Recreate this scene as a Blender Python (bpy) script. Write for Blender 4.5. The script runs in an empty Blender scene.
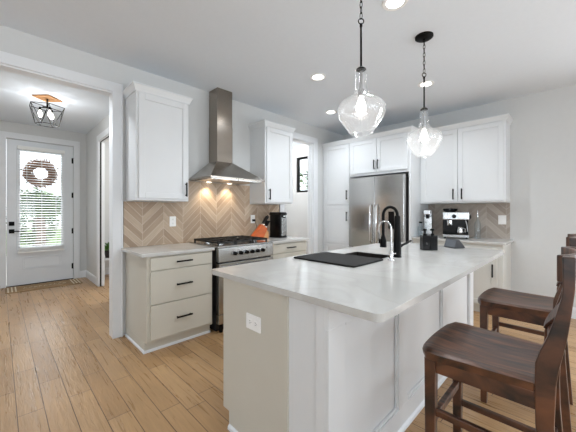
import bpy, bmesh, math, random
from mathutils import Vector, Matrix
random.seed(7)
C = bpy.context.scene.collection
S = bpy.context.scene
PI = math.pi
R = math.radians

# ------------------------------------------------------------------ camera, world, lights, exposure
cam_data = bpy.data.cameras.new('camera')
cam_data.sensor_width = 36.0
cam_data.lens = 36.0 * 290.0 / 576.0
cam_data.shift_y = -4.5 / 576.0
cam_data.clip_start = 0.02
cam = bpy.data.objects.new('camera', cam_data)
cam.location = (0, 0, 1.29)
cam.rotation_euler = (R(90), 0, R(45.1 - 90))
C.objects.link(cam)
S.camera = cam
S.view_settings.view_transform = 'Standard'
S.view_settings.look = 'None'
S.view_settings.gamma = 1.0
S.view_settings.use_curve_mapping = False
S.view_settings.exposure = 0.12

world = bpy.data.worlds.new('sky')
S.world = world
world.use_nodes = True
bg = world.node_tree.nodes['Background']
bg.inputs[0].default_value = (0.86, 0.93, 1.0, 1)
bg.inputs[1].default_value = 2.4
S.cycles.diffuse_bounces = 6


def light(name, kind, loc, power, color=(1, 1, 1), size=0.2, size_y=None, rot=(0, 0, 0), spot=None, blend=0.5, shape=None):
    d = bpy.data.lights.new(name, kind)
    d.energy = power
    d.color = color
    if kind == 'AREA':
        d.shape = shape or ('RECTANGLE' if size_y else 'DISK')
        d.size = size
        if size_y:
            d.size_y = size_y
    elif kind == 'SPOT':
        d.spot_size = spot
        d.spot_blend = blend
        d.shadow_soft_size = size
    else:
        d.shadow_soft_size = size
    o = bpy.data.objects.new(name, d)
    o.location = loc
    o.rotation_euler = rot
    C.objects.link(o)
    return o


DAY = (0.89, 0.985, 1.07)
TILT = 66      # tips the added window lights upward to brighten the ceiling
# area lights at added, unseen windows behind the camera (just outside their panes)
ADDED_BACK_WINDOWS = [(-2.2, 1.9), (0.3, 1.9), (2.8, 1.9)]
ADDED_SIDE_WINDOWS = [(-2.4, 1.8), (0.6, 1.8)]
for wx, ww in ADDED_BACK_WINDOWS:
    light('window_daylight', 'AREA', (wx, -4.85, 1.35), 47, DAY, ww, 1.9, (R(90 + TILT), 0, 0))
for wy, ww in ADDED_SIDE_WINDOWS:
    light('window_daylight', 'AREA', (-4.35, wy, 1.35), 34, DAY, ww, 1.9, (R(90 + TILT), 0, R(-90)))
# added area light brightening the entry, above the sight line through the door glass
light('porch_daylight', 'AREA', (0.55, 8.5, 3.3), 110, (0.95, 0.985, 1.02), 2.2, 1.2, (R(-48), 0, 0))
# daylight at the tall patio window of the fridge wall, beyond the stools
light('window_daylight', 'AREA', (5.2, -1.75, 1.25), 75, (0.95, 0.985, 1.02), 1.9, 2.0, (R(90), 0, R(90)))

# ------------------------------------------------------------------ materials
MATS = {}


def new_mat(name):
    m = bpy.data.materials.new(name)
    m.use_nodes = True
    nt = m.node_tree
    b = nt.nodes['Principled BSDF']
    MATS[name] = m
    return m, nt, b


def srgb(r, g, b):
    f = lambda c: (c / 255 / 12.92) if c / 255 <= 0.04045 else ((c / 255 + 0.055) / 1.055) ** 2.4
    return (f(r), f(g), f(b), 1)


def simple(name, col, rough=0.5, metal=0.0, var=0.04, scale=6.0, bump=0.0, spec=None, stretch=(1, 1, 1)):
    m, nt, b = new_mat(name)
    tc = nt.nodes.new('ShaderNodeTexCoord')
    mp = nt.nodes.new('ShaderNodeMapping')
    mp.inputs['Scale'].default_value = stretch
    nz = nt.nodes.new('ShaderNodeTexNoise')
    nz.inputs['Scale'].default_value = scale
    nz.inputs['Detail'].default_value = 4
    nt.links.new(tc.outputs['Object'], mp.inputs[0])
    nt.links.new(mp.outputs[0], nz.inputs['Vector'])
    rp = nt.nodes.new('ShaderNodeValToRGB')
    c = col
    rp.color_ramp.elements[0].position = 0.25
    rp.color_ramp.elements[1].position = 0.75
    rp.color_ramp.elements[0].color = (c[0] * (1 - var), c[1] * (1 - var), c[2] * (1 - var), 1)
    rp.color_ramp.elements[1].color = (min(1, c[0] * (1 + var)), min(1, c[1] * (1 + var)), min(1, c[2] * (1 + var)), 1)
    nt.links.new(nz.outputs['Fac'], rp.inputs[0])
    nt.links.new(rp.outputs[0], b.inputs['Base Color'])
    b.inputs['Roughness'].default_value = rough
    b.inputs['Metallic'].default_value = metal
    if spec is not None:
        b.inputs['Specular IOR Level'].default_value = spec
    if bump:
        bp = nt.nodes.new('ShaderNodeBump')
        bp.inputs['Strength'].default_value = bump
        bp.inputs['Distance'].default_value = 0.003
        nt.links.new(nz.outputs['Fac'], bp.inputs['Height'])
        nt.links.new(bp.outputs[0], b.inputs['Normal'])
    return m


WALL = simple('wall_paint', srgb(207, 208, 207), 0.85, var=0.01, scale=20)
CEIL = simple('ceiling_paint', srgb(223, 229, 235), 0.9, var=0.01, scale=30)
TRIM = simple('trim_paint', srgb(226, 228, 230), 0.4, var=0.01)
CABW = simple('white_cabinet_paint', srgb(222, 224, 225), 0.38, var=0.01)
GREIGE = simple('greige_cabinet_paint', srgb(203, 199, 187), 0.4, var=0.015)
LITGREY = simple('pale_grey_cabinet_paint', srgb(212, 211, 205), 0.4, var=0.01)  # effect of light on the base cabinet put into its paint colour
BLACK = simple('matte_black_metal', srgb(13, 13, 13), 0.5, 0.0, var=0.1, spec=0.14)
IRON = simple('cast_iron', srgb(18, 16, 15), 0.55, 0.0, var=0.2, scale=60, bump=0.3)
DARK = simple('dark_cavity', srgb(38, 35, 33), 0.7, var=0.1)
DOORP = simple('door_paint', srgb(226, 229, 232), 0.4, var=0.01)
BLIND = simple('blind_slat_white', srgb(240, 240, 238), 0.5, var=0.01)
PLASTIC = simple('white_plastic', srgb(245, 245, 243), 0.35, var=0.01)
SLOT = simple('outlet_slot_grey', srgb(120, 118, 115), 0.5, var=0.02)
CHROME = simple('chrome', srgb(225, 225, 225), 0.12, 1.0, var=0.02)
STEEL = simple('brushed_steel', srgb(194, 195, 195), 0.24, 1.0, var=0.06, scale=30, stretch=(1, 1, 14))
STEELH = simple('brushed_steel_hood', srgb(158, 149, 139), 0.2, 1.0, var=0.12, scale=30, stretch=(14, 14, 1))
STEELF = simple('brushed_steel_fridge', srgb(196, 195, 193), 0.2, 1.0, var=0.04, scale=25, stretch=(12, 12, 0.6))
SINKM = simple('graphite_steel', srgb(62, 57, 52), 0.4, 0.5, var=0.1, scale=40)
MATM = simple('dark_rubber_board', srgb(44, 43, 42), 0.7, var=0.08, scale=50, spec=0.12)
ORANGE = simple('orange_stained_wood', srgb(192, 92, 38), 0.45, var=0.18, scale=14, stretch=(1, 1, 8))
LWOOD = simple('pale_oiled_wood', srgb(200, 145, 92), 0.5, var=0.12, scale=14, stretch=(8, 1, 1))
BLKPL = simple('glossy_black_plastic', srgb(11, 11, 12), 0.25, var=0.08, spec=0.25)
SLATE = simple('dark_grey_fabric', srgb(66, 67, 70), 0.8, var=0.12, scale=150, bump=0.3)
SCREEN = simple('dark_glass_screen', srgb(88, 92, 98), 0.1, var=0.05)
MATW = simple('jute_mat', srgb(150, 122, 88), 0.9, var=0.15, scale=90, bump=0.5)
MATL = simple('cream_stripe', srgb(222, 210, 188), 0.9, var=0.05, scale=90)
TWIG = simple('twig_brown', srgb(128, 84, 52), 0.85, var=0.25, scale=40)
LEAF = simple('leaf_green', srgb(96, 128, 60), 0.6, var=0.35, scale=8)
LEAFD = simple('plant_green', srgb(74, 120, 48), 0.5, var=0.3, scale=20)
BARK = simple('bark', srgb(120, 100, 82), 0.9, var=0.2, scale=20, bump=0.6)
CONC = simple('pale_concrete', srgb(205, 200, 192), 0.9, var=0.06, scale=3)
GRASS = simple('lawn_green', srgb(120, 145, 80), 0.9, var=0.2, scale=8)
POT = simple('dark_pot', srgb(52, 48, 45), 0.5, var=0.1)
CREAMLEAF = simple('pale_ribbon', srgb(225, 228, 205), 0.8, var=0.1, scale=20)


def emis(name, col, strength):
    m, nt, b = new_mat(name)
    b.inputs['Base Color'].default_value = col
    b.inputs['Emission Color'].default_value = col
    b.inputs['Emission Strength'].default_value = strength
    return m


CAN = emis('recessed_lamp_glow', (1, 0.98, 0.95, 1), 6.0)
BULB = emis('bulb_glow', (1, 0.95, 0.88, 1), 5.0)
HOODL = emis('hood_lamp_glow', (1, 0.9, 0.75, 1), 8.0)


def thin_glass(name, tint=(1, 1, 1, 1), haze=0.0, bump=0.0, base=0.06, rough=0.03):
    m, nt, b = new_mat(name)
    nt.nodes.remove(b)
    out = nt.nodes['Material Output']
    tr = nt.nodes.new('ShaderNodeBsdfTransparent')
    tr.inputs[0].default_value = tint
    gl = nt.nodes.new('ShaderNodeBsdfGlossy')
    gl.inputs['Roughness'].default_value = rough
    lw = nt.nodes.new('ShaderNodeLayerWeight')
    lw.inputs['Blend'].default_value = 0.25
    rp = nt.nodes.new('ShaderNodeMapRange')
    rp.inputs['To Min'].default_value = base
    rp.inputs['To Max'].default_value = 0.75
    nt.links.new(lw.outputs['Facing'], rp.inputs['Value'])
    pw = nt.nodes.new('ShaderNodeMath')
    pw.operation = 'POWER'
    pw.inputs[1].default_value = 2.0
    nt.links.new(lw.outputs['Facing'], pw.inputs[0])
    nt.links.new(pw.outputs[0], rp.inputs['Value'])
    mx = nt.nodes.new('ShaderNodeMixShader')
    nt.links.new(rp.outputs[0], mx.inputs[0])
    nt.links.new(tr.outputs[0], mx.inputs[1])
    nt.links.new(gl.outputs[0], mx.inputs[2])
    last = mx
    if haze:
        df = nt.nodes.new('ShaderNodeBsdfTranslucent')
        df.inputs[0].default_value = (0.95, 0.95, 0.95, 1)
        d2 = nt.nodes.new('ShaderNodeBsdfDiffuse')
        d2.inputs[0].default_value = (0.95, 0.95, 0.95, 1)
        ad = nt.nodes.new('ShaderNodeMixShader')
        ad.inputs[0].default_value = 0.5
        nt.links.new(df.outputs[0], ad.inputs[1])
        nt.links.new(d2.outputs[0], ad.inputs[2])
        m2 = nt.nodes.new('ShaderNodeMixShader')
        tc = nt.nodes.new('ShaderNodeTexCoord')
        vo = nt.nodes.new('ShaderNodeTexVoronoi')
        vo.inputs['Scale'].default_value = 90
        nt.links.new(tc.outputs['Object'], vo.inputs['Vector'])
        mr = nt.nodes.new('ShaderNodeMapRange')
        mr.inputs['From Min'].default_value = 0.1
        mr.inputs['From Max'].default_value = 0.6
        mr.inputs['To Min'].default_value = haze * 2.0
        mr.inputs['To Max'].default_value = haze * 0.5
        nt.links.new(vo.outputs['Distance'], mr.inputs['Value'])
        nt.links.new(mr.outputs[0], m2.inputs[0])
        nt.links.new(mx.outputs[0], m2.inputs[1])
        nt.links.new(ad.outputs[0], m2.inputs[2])
        last = m2
        bp = nt.nodes.new('ShaderNodeBump')
        bp.inputs['Strength'].default_value = bump
        bp.inputs['Distance'].default_value = 0.002
        nt.links.new(vo.outputs['Distance'], bp.inputs['Height'])
        nt.links.new(bp.outputs[0], gl.inputs['Normal'])
    nt.links.new(last.outputs[0], out.inputs['Surface'])
    return m


PANE = thin_glass('window_glass', base=0.03)
SEEDED = thin_glass('seeded_glass', haze=0.032, bump=0.5, base=0.05)
CLEARG = thin_glass('clear_bottle_glass', tint=(0.86, 0.9, 0.92, 1), base=0.08)


def mat_floor():
    m, nt, b = new_mat('oak_plank_floor')
    L = nt.links.new
    N = nt.nodes.new
    tc = N('ShaderNodeTexCoord')
    sp = N('ShaderNodeSeparateXYZ')
    L(tc.outputs['Object'], sp.inputs[0])
    cb = N('ShaderNodeCombineXYZ')
    sh = N('ShaderNodeMath')
    sh.operation = 'ADD'
    sh.inputs[1].default_value = -0.0807 + 0.131 * 60
    L(sp.outputs['X'], sh.inputs[0])
    L(sp.outputs['Y'], cb.inputs['X'])
    L(sh.outputs[0], cb.inputs['Y'])
    br = N('ShaderNodeTexBrick')
    br.offset = 0.37
    br.offset_frequency = 2
    br.squash = 0.72
    br.squash_frequency = 3
    br.inputs['Scale'].default_value = 1.0
    br.inputs['Brick Width'].default_value = 0.95
    br.inputs['Row Height'].default_value = 0.131
    br.inputs['Mortar Size'].default_value = 0.0024
    br.inputs['Mortar Smooth'].default_value = 0.3
    br.inputs['Bias'].default_value = 0.0
    br.inputs['Color1'].default_value = srgb(181, 145, 104)
    br.inputs['Color2'].default_value = srgb(161, 125, 85)
    br.inputs['Mortar'].default_value = srgb(84, 58, 36)
    L(cb.outputs[0], br.inputs['Vector'])
    # long grain, warped
    mp = N('ShaderNodeMapping')
    mp.inputs['Scale'].default_value = (42, 2.2, 1)
    L(tc.outputs['Object'], mp.inputs[0])
    n1 = N('ShaderNodeTexNoise')
    n1.inputs['Scale'].default_value = 1.0
    n1.inputs['Detail'].default_value = 3
    n1.inputs['Distortion'].default_value = 1.2
    L(mp.outputs[0], n1.inputs['Vector'])
    n2 = N('ShaderNodeTexNoise')
    n2.inputs['Scale'].default_value = 2.3
    n2.inputs['Detail'].default_value = 3
    L(tc.outputs['Object'], n2.inputs['Vector'])
    r1 = N('ShaderNodeMapRange')
    r1.inputs['From Min'].default_value = 0.3
    r1.inputs['From Max'].default_value = 0.7
    r1.inputs['To Min'].default_value = 0.89
    r1.inputs['To Max'].default_value = 1.09
    L(n1.outputs['Fac'], r1.inputs['Value'])
    r2 = N('ShaderNodeMapRange')
    r2.inputs['From Min'].default_value = 0.3
    r2.inputs['From Max'].default_value = 0.7
    r2.inputs['To Min'].default_value = 0.9
    r2.inputs['To Max'].default_value = 1.08
    L(n2.outputs['Fac'], r2.inputs['Value'])
    mu = N('ShaderNodeMath')
    mu.operation = 'MULTIPLY'
    L(r1.outputs[0], mu.inputs[0])
    L(r2.outputs[0], mu.inputs[1])
    vm = N('ShaderNodeVectorMath')
    vm.operation = 'SCALE'
    L(br.outputs['Color'], vm.inputs[0])
    L(mu.outputs[0], vm.inputs['Scale'])
    L(vm.outputs[0], b.inputs['Base Color'])
    rr = N('ShaderNodeMapRange')
    rr.inputs['To Min'].default_value = 0.2
    rr.inputs['To Max'].default_value = 0.4
    L(n1.outputs['Fac'], rr.inputs['Value'])
    L(rr.outputs[0], b.inputs['Roughness'])
    # scraped bump: seams + waves across the planks
    mp3 = N('ShaderNodeMapping')
    mp3.inputs['Scale'].default_value = (48, 7, 1)
    L(tc.outputs['Object'], mp3.inputs[0])
    n3 = N('ShaderNodeTexNoise')
    n3.inputs['Scale'].default_value = 1.0
    n3.inputs['Detail'].default_value = 2
    n3.inputs['Distortion'].default_value = 1.0
    L(mp3.outputs[0], n3.inputs['Vector'])
    ad = N('ShaderNodeMath')
    ad.operation = 'MULTIPLY_ADD'
    ad.inputs[1].default_value = -1.2
    L(br.outputs['Fac'], ad.inputs[0])
    L(n3.outputs['Fac'], ad.inputs[2])
    bp = N('ShaderNodeBump')
    bp.inputs['Strength'].default_value = 0.5
    bp.inputs['Distance'].default_value = 0.004
    L(ad.outputs[0], bp.inputs['Height'])
    L(bp.outputs[0], b.inputs['Normal'])
    return m


def mat_chevron(axis, x0, pal, w=0.2275, h=0.062):
    m, nt, b = new_mat('chevron_tile_' + axis.lower())
    L = nt.links.new
    N = nt.nodes.new

    def mth(op, a, bb=None):
        n = N('ShaderNodeMath')
        n.operation = op
        for i, v in ((0, a), (1, bb)):
            if v is None:
                continue
            if isinstance(v, (int, float)):
                n.inputs[i].default_value = v
            else:
                L(v, n.inputs[i])
        return n.outputs[0]
    tc = N('ShaderNodeTexCoord')
    sp = N('ShaderNodeSeparateXYZ')
    L(tc.outputs['Object'], sp.inputs[0])
    x = mth('DIVIDE', mth('SUBTRACT', sp.outputs[axis], x0), w)
    col = mth('FLOOR', x)
    fr = mth('FRACT', x)
    par = mth('MODULO', mth('ADD', col, 100.0), 2.0)
    up = mth('ADD', mth('MULTIPLY', par, mth('SUBTRACT', 1.0, mth('MULTIPLY', fr, 2.0))), fr)  # zig-zag 0..1..0
    v = mth('DIVIDE', mth('ADD', sp.outputs['Z'], mth('MULTIPLY', up, w * -1.0)), h * 1.414)
    row = mth('FLOOR', v)
    fv = mth('FRACT', v)
    wn = N('ShaderNodeTexWhiteNoise')
    wn.noise_dimensions = '2D'
    cb = N('ShaderNodeCombineXYZ')
    L(col, cb.inputs[0])
    L(row, cb.inputs[1])
    L(cb.outputs[0], wn.inputs['Vector'])
    rp = N('ShaderNodeValToRGB')
    e = rp.color_ramp.elements
    e[0].position = 0.0
    e[0].color = srgb(*pal[0])
    e[1].position = 1.0
    e[1].color = srgb(*pal[2])
    k = rp.color_ramp.elements.new(0.5)
    k.color = srgb(*pal[1])
    L(wn.outputs['Value'], rp.inputs[0])
    # grain along each plank
    gv = N('ShaderNodeCombineXYZ')
    L(mth('MULTIPLY', v, 5.0), gv.inputs[0])
    L(mth('MULTIPLY', x, 1.4), gv.inputs[1])
    L(mth('MULTIPLY', wn.outputs['Value'], 50.0), gv.inputs[2])
    nz = N('ShaderNodeTexNoise')
    nz.inputs['Scale'].default_value = 1.5
    nz.inputs['Detail'].default_value = 5
    L(gv.outputs[0], nz.inputs['Vector'])
    mr = N('ShaderNodeMapRange')
    mr.inputs['From Min'].default_value = 0.3
    mr.inputs['From Max'].default_value = 0.7
    mr.inputs['To Min'].default_value = 0.86
    mr.inputs['To Max'].default_value = 1.1
    L(nz.outputs['Fac'], mr.inputs['Value'])
    vm = N('ShaderNodeVectorMath')
    vm.operation = 'SCALE'
    L(rp.outputs[0], vm.inputs[0])
    L(mr.outputs[0], vm.inputs['Scale'])
    # grout
    g = mth('MAXIMUM', mth('LESS_THAN', fv, 0.05), mth('LESS_THAN', fr, 0.012))
    mx = N('ShaderNodeMix')
    mx.data_type = 'RGBA'
    L(g, mx.inputs['Factor'])
    L(vm.outputs[0], mx.inputs['A'])
    mx.inputs['B'].default_value = srgb(*pal[3])
    L(mx.outputs['Result'], b.inputs['Base Color'])
    b.inputs['Roughness'].default_value = 0.45
    return m


def mat_stool():
    m, nt, b = new_mat('dark_walnut_stain')
    L = nt.links.new
    N = nt.nodes.new
    tc = N('ShaderNodeTexCoord')
    mp = N('ShaderNodeMapping')
    mp.inputs['Scale'].default_value = (48, 5, 7)
    L(tc.outputs['Object'], mp.inputs[0])
    n1 = N('ShaderNodeTexNoise')
    n1.inputs['Scale'].default_value = 1.0
    n1.inputs['Detail'].default_value = 6
    n1.inputs['Distortion'].default_value = 0.8
    L(mp.outputs[0], n1.inputs['Vector'])
    rp = N('ShaderNodeValToRGB')
    e = rp.color_ramp.elements
    e[0].position = 0.36
    e[0].color = srgb(24, 12, 7)
    e[1].position = 0.68
    e[1].color = srgb(112, 68, 42)
    L(n1.outputs['Fac'], rp.inputs[0])
    L(rp.outputs[0], b.inputs['Base Color'])
    b.inputs['Roughness'].default_value = 0.36
    b.inputs['Specular IOR Level'].default_value = 0.75
    bp = N('ShaderNodeBump')
    bp.inputs['Strength'].default_value = 0.12
    bp.inputs['Distance'].default_value = 0.002
    L(n1.outputs['Fac'], bp.inputs['Height'])
    L(bp.outputs[0], b.inputs['Normal'])
    return m


def mat_quartz():
    m, nt, b = new_mat('white_quartz')
    L = nt.links.new
    N = nt.nodes.new
    tc = N('ShaderNodeTexCoord')
    n1 = N('ShaderNodeTexNoise')
    n1.inputs['Scale'].default_value = 1.6
    n1.inputs['Detail'].default_value = 8
    n1.inputs['Distortion'].default_value = 2.5
    L(tc.outputs['Object'], n1.inputs['Vector'])
    rp = N('ShaderNodeValToRGB')
    e = rp.color_ramp.elements
    e[0].position = 0.44
    e[0].color = srgb(196, 195, 191)
    e[1].position = 0.56
    e[1].color = srgb(199, 198, 194)
    k = e.new(0.5)
    k.color = srgb(193, 191, 187)
    L(n1.outputs['Fac'], rp.inputs[0])
    L(rp.outputs[0], b.inputs['Base Color'])
    b.inputs['Roughness'].default_value = 0.16
    return m


FLOOR = mat_floor()
CHEV_X = mat_chevron('X', 1.0985, ((158, 135, 113), (176, 154, 131), (192, 172, 150), (212, 197, 178)))
CHEV_Y = mat_chevron('Y', 0.70, ((158, 146, 135), (172, 161, 150), (184, 174, 163), (200, 191, 181)))
STOOLM = mat_stool()
QUARTZ = mat_quartz()


# ------------------------------------------------------------------ mesh helpers
class MB:
    def __init__(self):
        self.bm = bmesh.new()

    def box(self, x0, y0, z0, x1, y1, z1):
        vs = [self.bm.verts.new(p) for p in ((x0, y0, z0), (x1, y0, z0), (x1, y1, z0), (x0, y1, z0), (x0, y0, z1), (x1, y0, z1), (x1, y1, z1), (x0, y1, z1))]
        for f in ((3, 2, 1, 0), (4, 5, 6, 7), (0, 1, 5, 4), (1, 2, 6, 5), (2, 3, 7, 6), (3, 0, 4, 7)):
            self.bm.faces.new([vs[i] for i in f])
        return self

    def hull8(self, pts):
        vs = [self.bm.verts.new(p) for p in pts]
        for f in ((3, 2, 1, 0), (4, 5, 6, 7), (0, 1, 5, 4), (1, 2, 6, 5), (2, 3, 7, 6), (3, 0, 4, 7)):
            self.bm.faces.new([vs[i] for i in f])
        return self

    def cyl(self, p0, p1, r, seg=16, r2=None):
        return self.tube([p0, p1], [r, r if r2 is None else r2], seg)

    def tube(self, pts, rad, seg=10, closed=False, up=None, flat=None):
        """swept tube; flat=(w,h) makes a rectangular bar instead"""
        P = [Vector(p) for p in pts]
        n = len(P)
        if isinstance(rad, (int, float)):
            rad = [rad] * n
        rings = []
        prev = None
        for i in range(n):
            if closed:
                t = (P[(i + 1) % n] - P[i - 1]).normalized()
            elif i == 0:
                t = (P[1] - P[0]).normalized()
            elif i == n - 1:
                t = (P[-1] - P[-2]).normalized()
            else:
                t = (P[i + 1] - P[i - 1]).normalized()
            if up is not None:
                a = t.cross(Vector(up)).normalized()
            else:
                if prev is None:
                    a = t.cross(Vector((0, 0, 1)))
                    if a.length < 1e-3:
                        a = t.cross(Vector((1, 0, 0)))
                    a.normalize()
                else:
                    a = (prev - t * prev.dot(t)).normalized()
            prev = a
            bb = t.cross(a).normalized()
            if flat:
                w, h = flat
                ring = [P[i] + a * sx * w / 2 + bb * sy * h / 2 for sx, sy in ((-1, -1), (1, -1), (1, 1), (-1, 1))]
            else:
                ring = [P[i] + (a * math.cos(2 * PI * k / seg) + bb * math.sin(2 * PI * k / seg)) * rad[i] for k in range(seg)]
            rings.append([self.bm.verts.new(q) for q in ring])
        m = len(rings[0])
        for i in range(n if closed else n - 1):
            A, B = rings[i], rings[(i + 1) % n]
            for k in range(m):
                self.bm.faces.new((A[k], A[(k + 1) % m], B[(k + 1) % m], B[k]))
        if not closed:
            self.bm.faces.new(rings[0][::-1])
            self.bm.faces.new(rings[-1])
        return self

    def lathe(self, prof, c=(0, 0, 0), seg=32, cap0=True, cap1=True):
        rings = []
        for r, z in prof:
            rings.append([self.bm.verts.new((c[0] + r * math.cos(2 * PI * k / seg), c[1] + r * math.sin(2 * PI * k / seg), c[2] + z)) for k in range(seg)])
        for A, B in zip(rings, rings[1:]):
            for k in range(seg):
                self.bm.faces.new((A[k], A[(k + 1) % seg], B[(k + 1) % seg], B[k]))
        if cap0:
            self.bm.faces.new(rings[0][::-1])
        if cap1:
            self.bm.faces.new(rings[-1])
        return self

    def prism(self, poly, a0, a1, axis='z'):
        """extrude a 2D polygon along an axis: z -> (x,y), x -> (y,z), y -> (x,z)"""
        def q(p, a):
            return {'z': (p[0], p[1], a), 'x': (a, p[0], p[1]), 'y': (p[0], a, p[1])}[axis]
        A = [self.bm.verts.new(q(p, a0)) for p in poly]
        B = [self.bm.verts.new(q(p, a1)) for p in poly]
        n = len(poly)
        self.bm.faces.new(A[::-1])
        self.bm.faces.new(B)
        for i in range(n):
            self.bm.faces.new((A[i], A[(i + 1) % n], B[(i + 1) % n], B[i]))
        return self

    def sweep(self, path, prof):
        """mitred moulding: path = 2D points, profile = (outward, z), outward = right-hand side of the path"""
        n = len(path)
        P = [Vector(p) for p in path]
        offs = []
        for i in range(n):
            ns = []
            if i > 0:
                d = (P[i] - P[i - 1]).normalized()
                ns.append(Vector((d.y, -d.x)))
            if i < n - 1:
                d = (P[i + 1] - P[i]).normalized()
                ns.append(Vector((d.y, -d.x)))
            if len(ns) == 2:
                s = (ns[0] + ns[1]).normalized()
                s = s / max(0.2, s.dot(ns[0]))
            else:
                s = ns[0]
            offs.append(s)
        rings = [[self.bm.verts.new((P[i].x + offs[i].x * o, P[i].y + offs[i].y * o, z)) for o, z in prof] for i in range(n)]
        m = len(prof)
        for A, B in zip(rings, rings[1:]):
            for k in range(m):
                self.bm.faces.new((A[k], A[(k + 1) % m], B[(k + 1) % m], B[k]))
        self.bm.faces.new(rings[0][::-1])
        self.bm.faces.new(rings[-1])
        return self

    def slab_hole(self, outer, hole, z0, z1):
        bm = self.bm
        es = []
        for loop in (outer, hole):
            vs = [bm.verts.new((p[0], p[1], z1)) for p in loop]
            for i in range(len(vs)):
                es.append(bm.edges.new((vs[i], vs[(i + 1) % len(vs)])))
        r = bmesh.ops.triangle_fill(bm, edges=es, use_beauty=True, use_dissolve=False)
        fs = [g for g in r['geom'] if isinstance(g, bmesh.types.BMFace)]
        ex = bmesh.ops.extrude_face_region(bm, geom=fs)
        for v in [g for g in ex['geom'] if isinstance(g, bmesh.types.BMVert)]:
            v.co.z = z0
        return self

    def build(self, name, mat, parent=None, bevel=0.0, smooth=False, seg=2, angle=40):
        bmesh.ops.recalc_face_normals(self.bm, faces=self.bm.faces)
        me = bpy.data.meshes.new(name)
        self.bm.to_mesh(me)
        self.bm.free()
        me.materials.append(mat)
        if smooth:
            for p in me.polygons:
                p.use_smooth = True
            try:
                me.set_sharp_from_angle(angle=R(angle))
            except Exception:
                pass
        o = bpy.data.objects.new(name, me)
        C.objects.link(o)
        if parent is not None:
            o.parent = parent
        if bevel:
            b = o.modifiers.new('edge', 'BEVEL')
            b.width = bevel
            b.segments = seg
            b.limit_method = 'ANGLE'
            b.angle_limit = R(40)
            b.harden_normals = False
        return o


def rrect(x0, y0, x1, y1, r, n=6, corners=(1, 1, 1, 1)):
    pts = []
    q = [r * c for c in corners]
    for (cx, cy, a0, on, px, py, r) in ((x1 - q[0], y1 - q[0], 0, corners[0], x1, y1, q[0]), (x0 + q[1], y1 - q[1], 90, corners[1], x0, y1, q[1]), (x0 + q[2], y0 + q[2], 180, corners[2], x0, y0, q[2]), (x1 - q[3], y0 + q[3], 270, corners[3], x1, y0, q[3])):
        if on:
            for i in range(n + 1):
                a = R(a0 + 90 * i / n)
                pts.append((cx + r * math.cos(a), cy + r * math.sin(a)))
        else:
            pts.append((px, py))
    return pts


def tag(o, label=None, cat=None, group=None, kind=None):
    for k, v in (('label', label), ('category', cat), ('group', group), ('kind', kind)):
        if v:
            o[k] = v
    return o


def thing(name, label, cat, loc=(0, 0, 0), rz=0.0, group=None):
    o = bpy.data.objects.new(name, None)
    o.empty_display_size = 0.05
    C.objects.link(o)
    o.location = loc
    o.rotation_euler = (0, 0, rz)
    return tag(o, label, cat, group)


def struct(mb, name, mat, label=None, cat=None, **k):
    return tag(mb.build(name, mat, **k), label, cat, kind='structure')


def dup(root, loc, rz=None, label=None, group=None):
    r = root.copy()
    C.objects.link(r)
    r.location = loc
    if rz is not None:
        r.rotation_euler = (0, 0, rz)
    if label:
        r['label'] = label
    if group:
        r['group'] = group
    for ch in list(root.children):
        c = ch.copy()
        C.objects.link(c)
        c.parent = r
        for g in list(ch.children):
            d = g.copy()
            C.objects.link(d)
            d.parent = c
    return r


# ------------------------------------------------------------------ room shell
YW = 3.345      # face of the range wall
XW = 4.91       # face of the fridge wall
ZC = 2.82       # ceiling
YD = 6.85       # front-door wall

struct(MB().box(-4.2, -4.7, -0.06, 5.03, 6.97, 0.0), 'floor', FLOOR, 'warm oak plank floor with long scraped boards', 'floor')
struct(MB().box(-4.2, -4.7, ZC, 5.03, 6.97, ZC + 0.1), 'ceiling', CEIL, 'flat pale painted ceiling over kitchen and entry', 'ceiling')
# range wall with the wide entry opening and the pantry doorway
struct(MB().box(-4.1, YW, 0, -0.75, YW + 0.12, ZC).box(-0.75, YW, 2.51, 0.83, YW + 0.12, ZC)
       .box(0.83, YW, 0, 3.235, YW + 0.12, ZC).box(3.235, YW, 2.50, 3.965, YW + 0.12, ZC)
       .box(3.965, YW, 0, XW, YW + 0.12, ZC), 'wall_left', WALL, 'grey painted wall behind the cooking range', 'wall')
# fridge wall with the pantry window hole
struct(MB().box(XW, -4.7, 0, XW + 0.12, -2.7, ZC).box(XW, -2.7, 0, XW + 0.12, -0.8, 0.12).box(XW, -2.7, 2.35, XW + 0.12, -0.8, ZC).box(XW, -0.8, 0, XW + 0.12, 4.02, ZC).box(XW, 4.02, 0, XW + 0.12, 4.66, 1.73).box(XW, 4.02, 2.54, XW + 0.12, 4.66, ZC)
       .box(XW, 4.66, 0, XW + 0.12, 6.97, ZC), 'wall_right', WALL, 'grey painted wall behind the refrigerator', 'wall')
# front wall of the entry with the door hole and an added side-room window hole
struct(MB().box(-0.75, YD, 0, 0.085, YD + 0.12, ZC).box(0.085, YD, 2.535, 1.011, YD + 0.12, ZC).box(1.011, YD, 0, 1.9, YD + 0.12, ZC)
       .box(1.9, YD, 0, 2.9, YD + 0.12, 0.8).box(1.9, YD, 2.4, 2.9, YD + 0.12, ZC).box(2.9, YD, 0, XW, YD + 0.12, ZC),
       'wall_entry', WALL, 'grey wall around the white front door', 'wall')
struct(MB().box(-0.87, YW + 0.12, 0, -0.75, YD + 0.12, ZC), 'wall_hall_left', WALL, 'grey side wall of the entry hall', 'wall')
struct(MB().box(1.22, YW + 0.12, 0, 1.30, 4.80, ZC).box(1.22, 4.80, 2.5, 1.30, 5.83, ZC).box(1.22, 5.83, 0, 1.30, YD, ZC),
       'wall_hall_right', WALL, 'entry hall wall with doorway beside the front door', 'wall')
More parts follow.
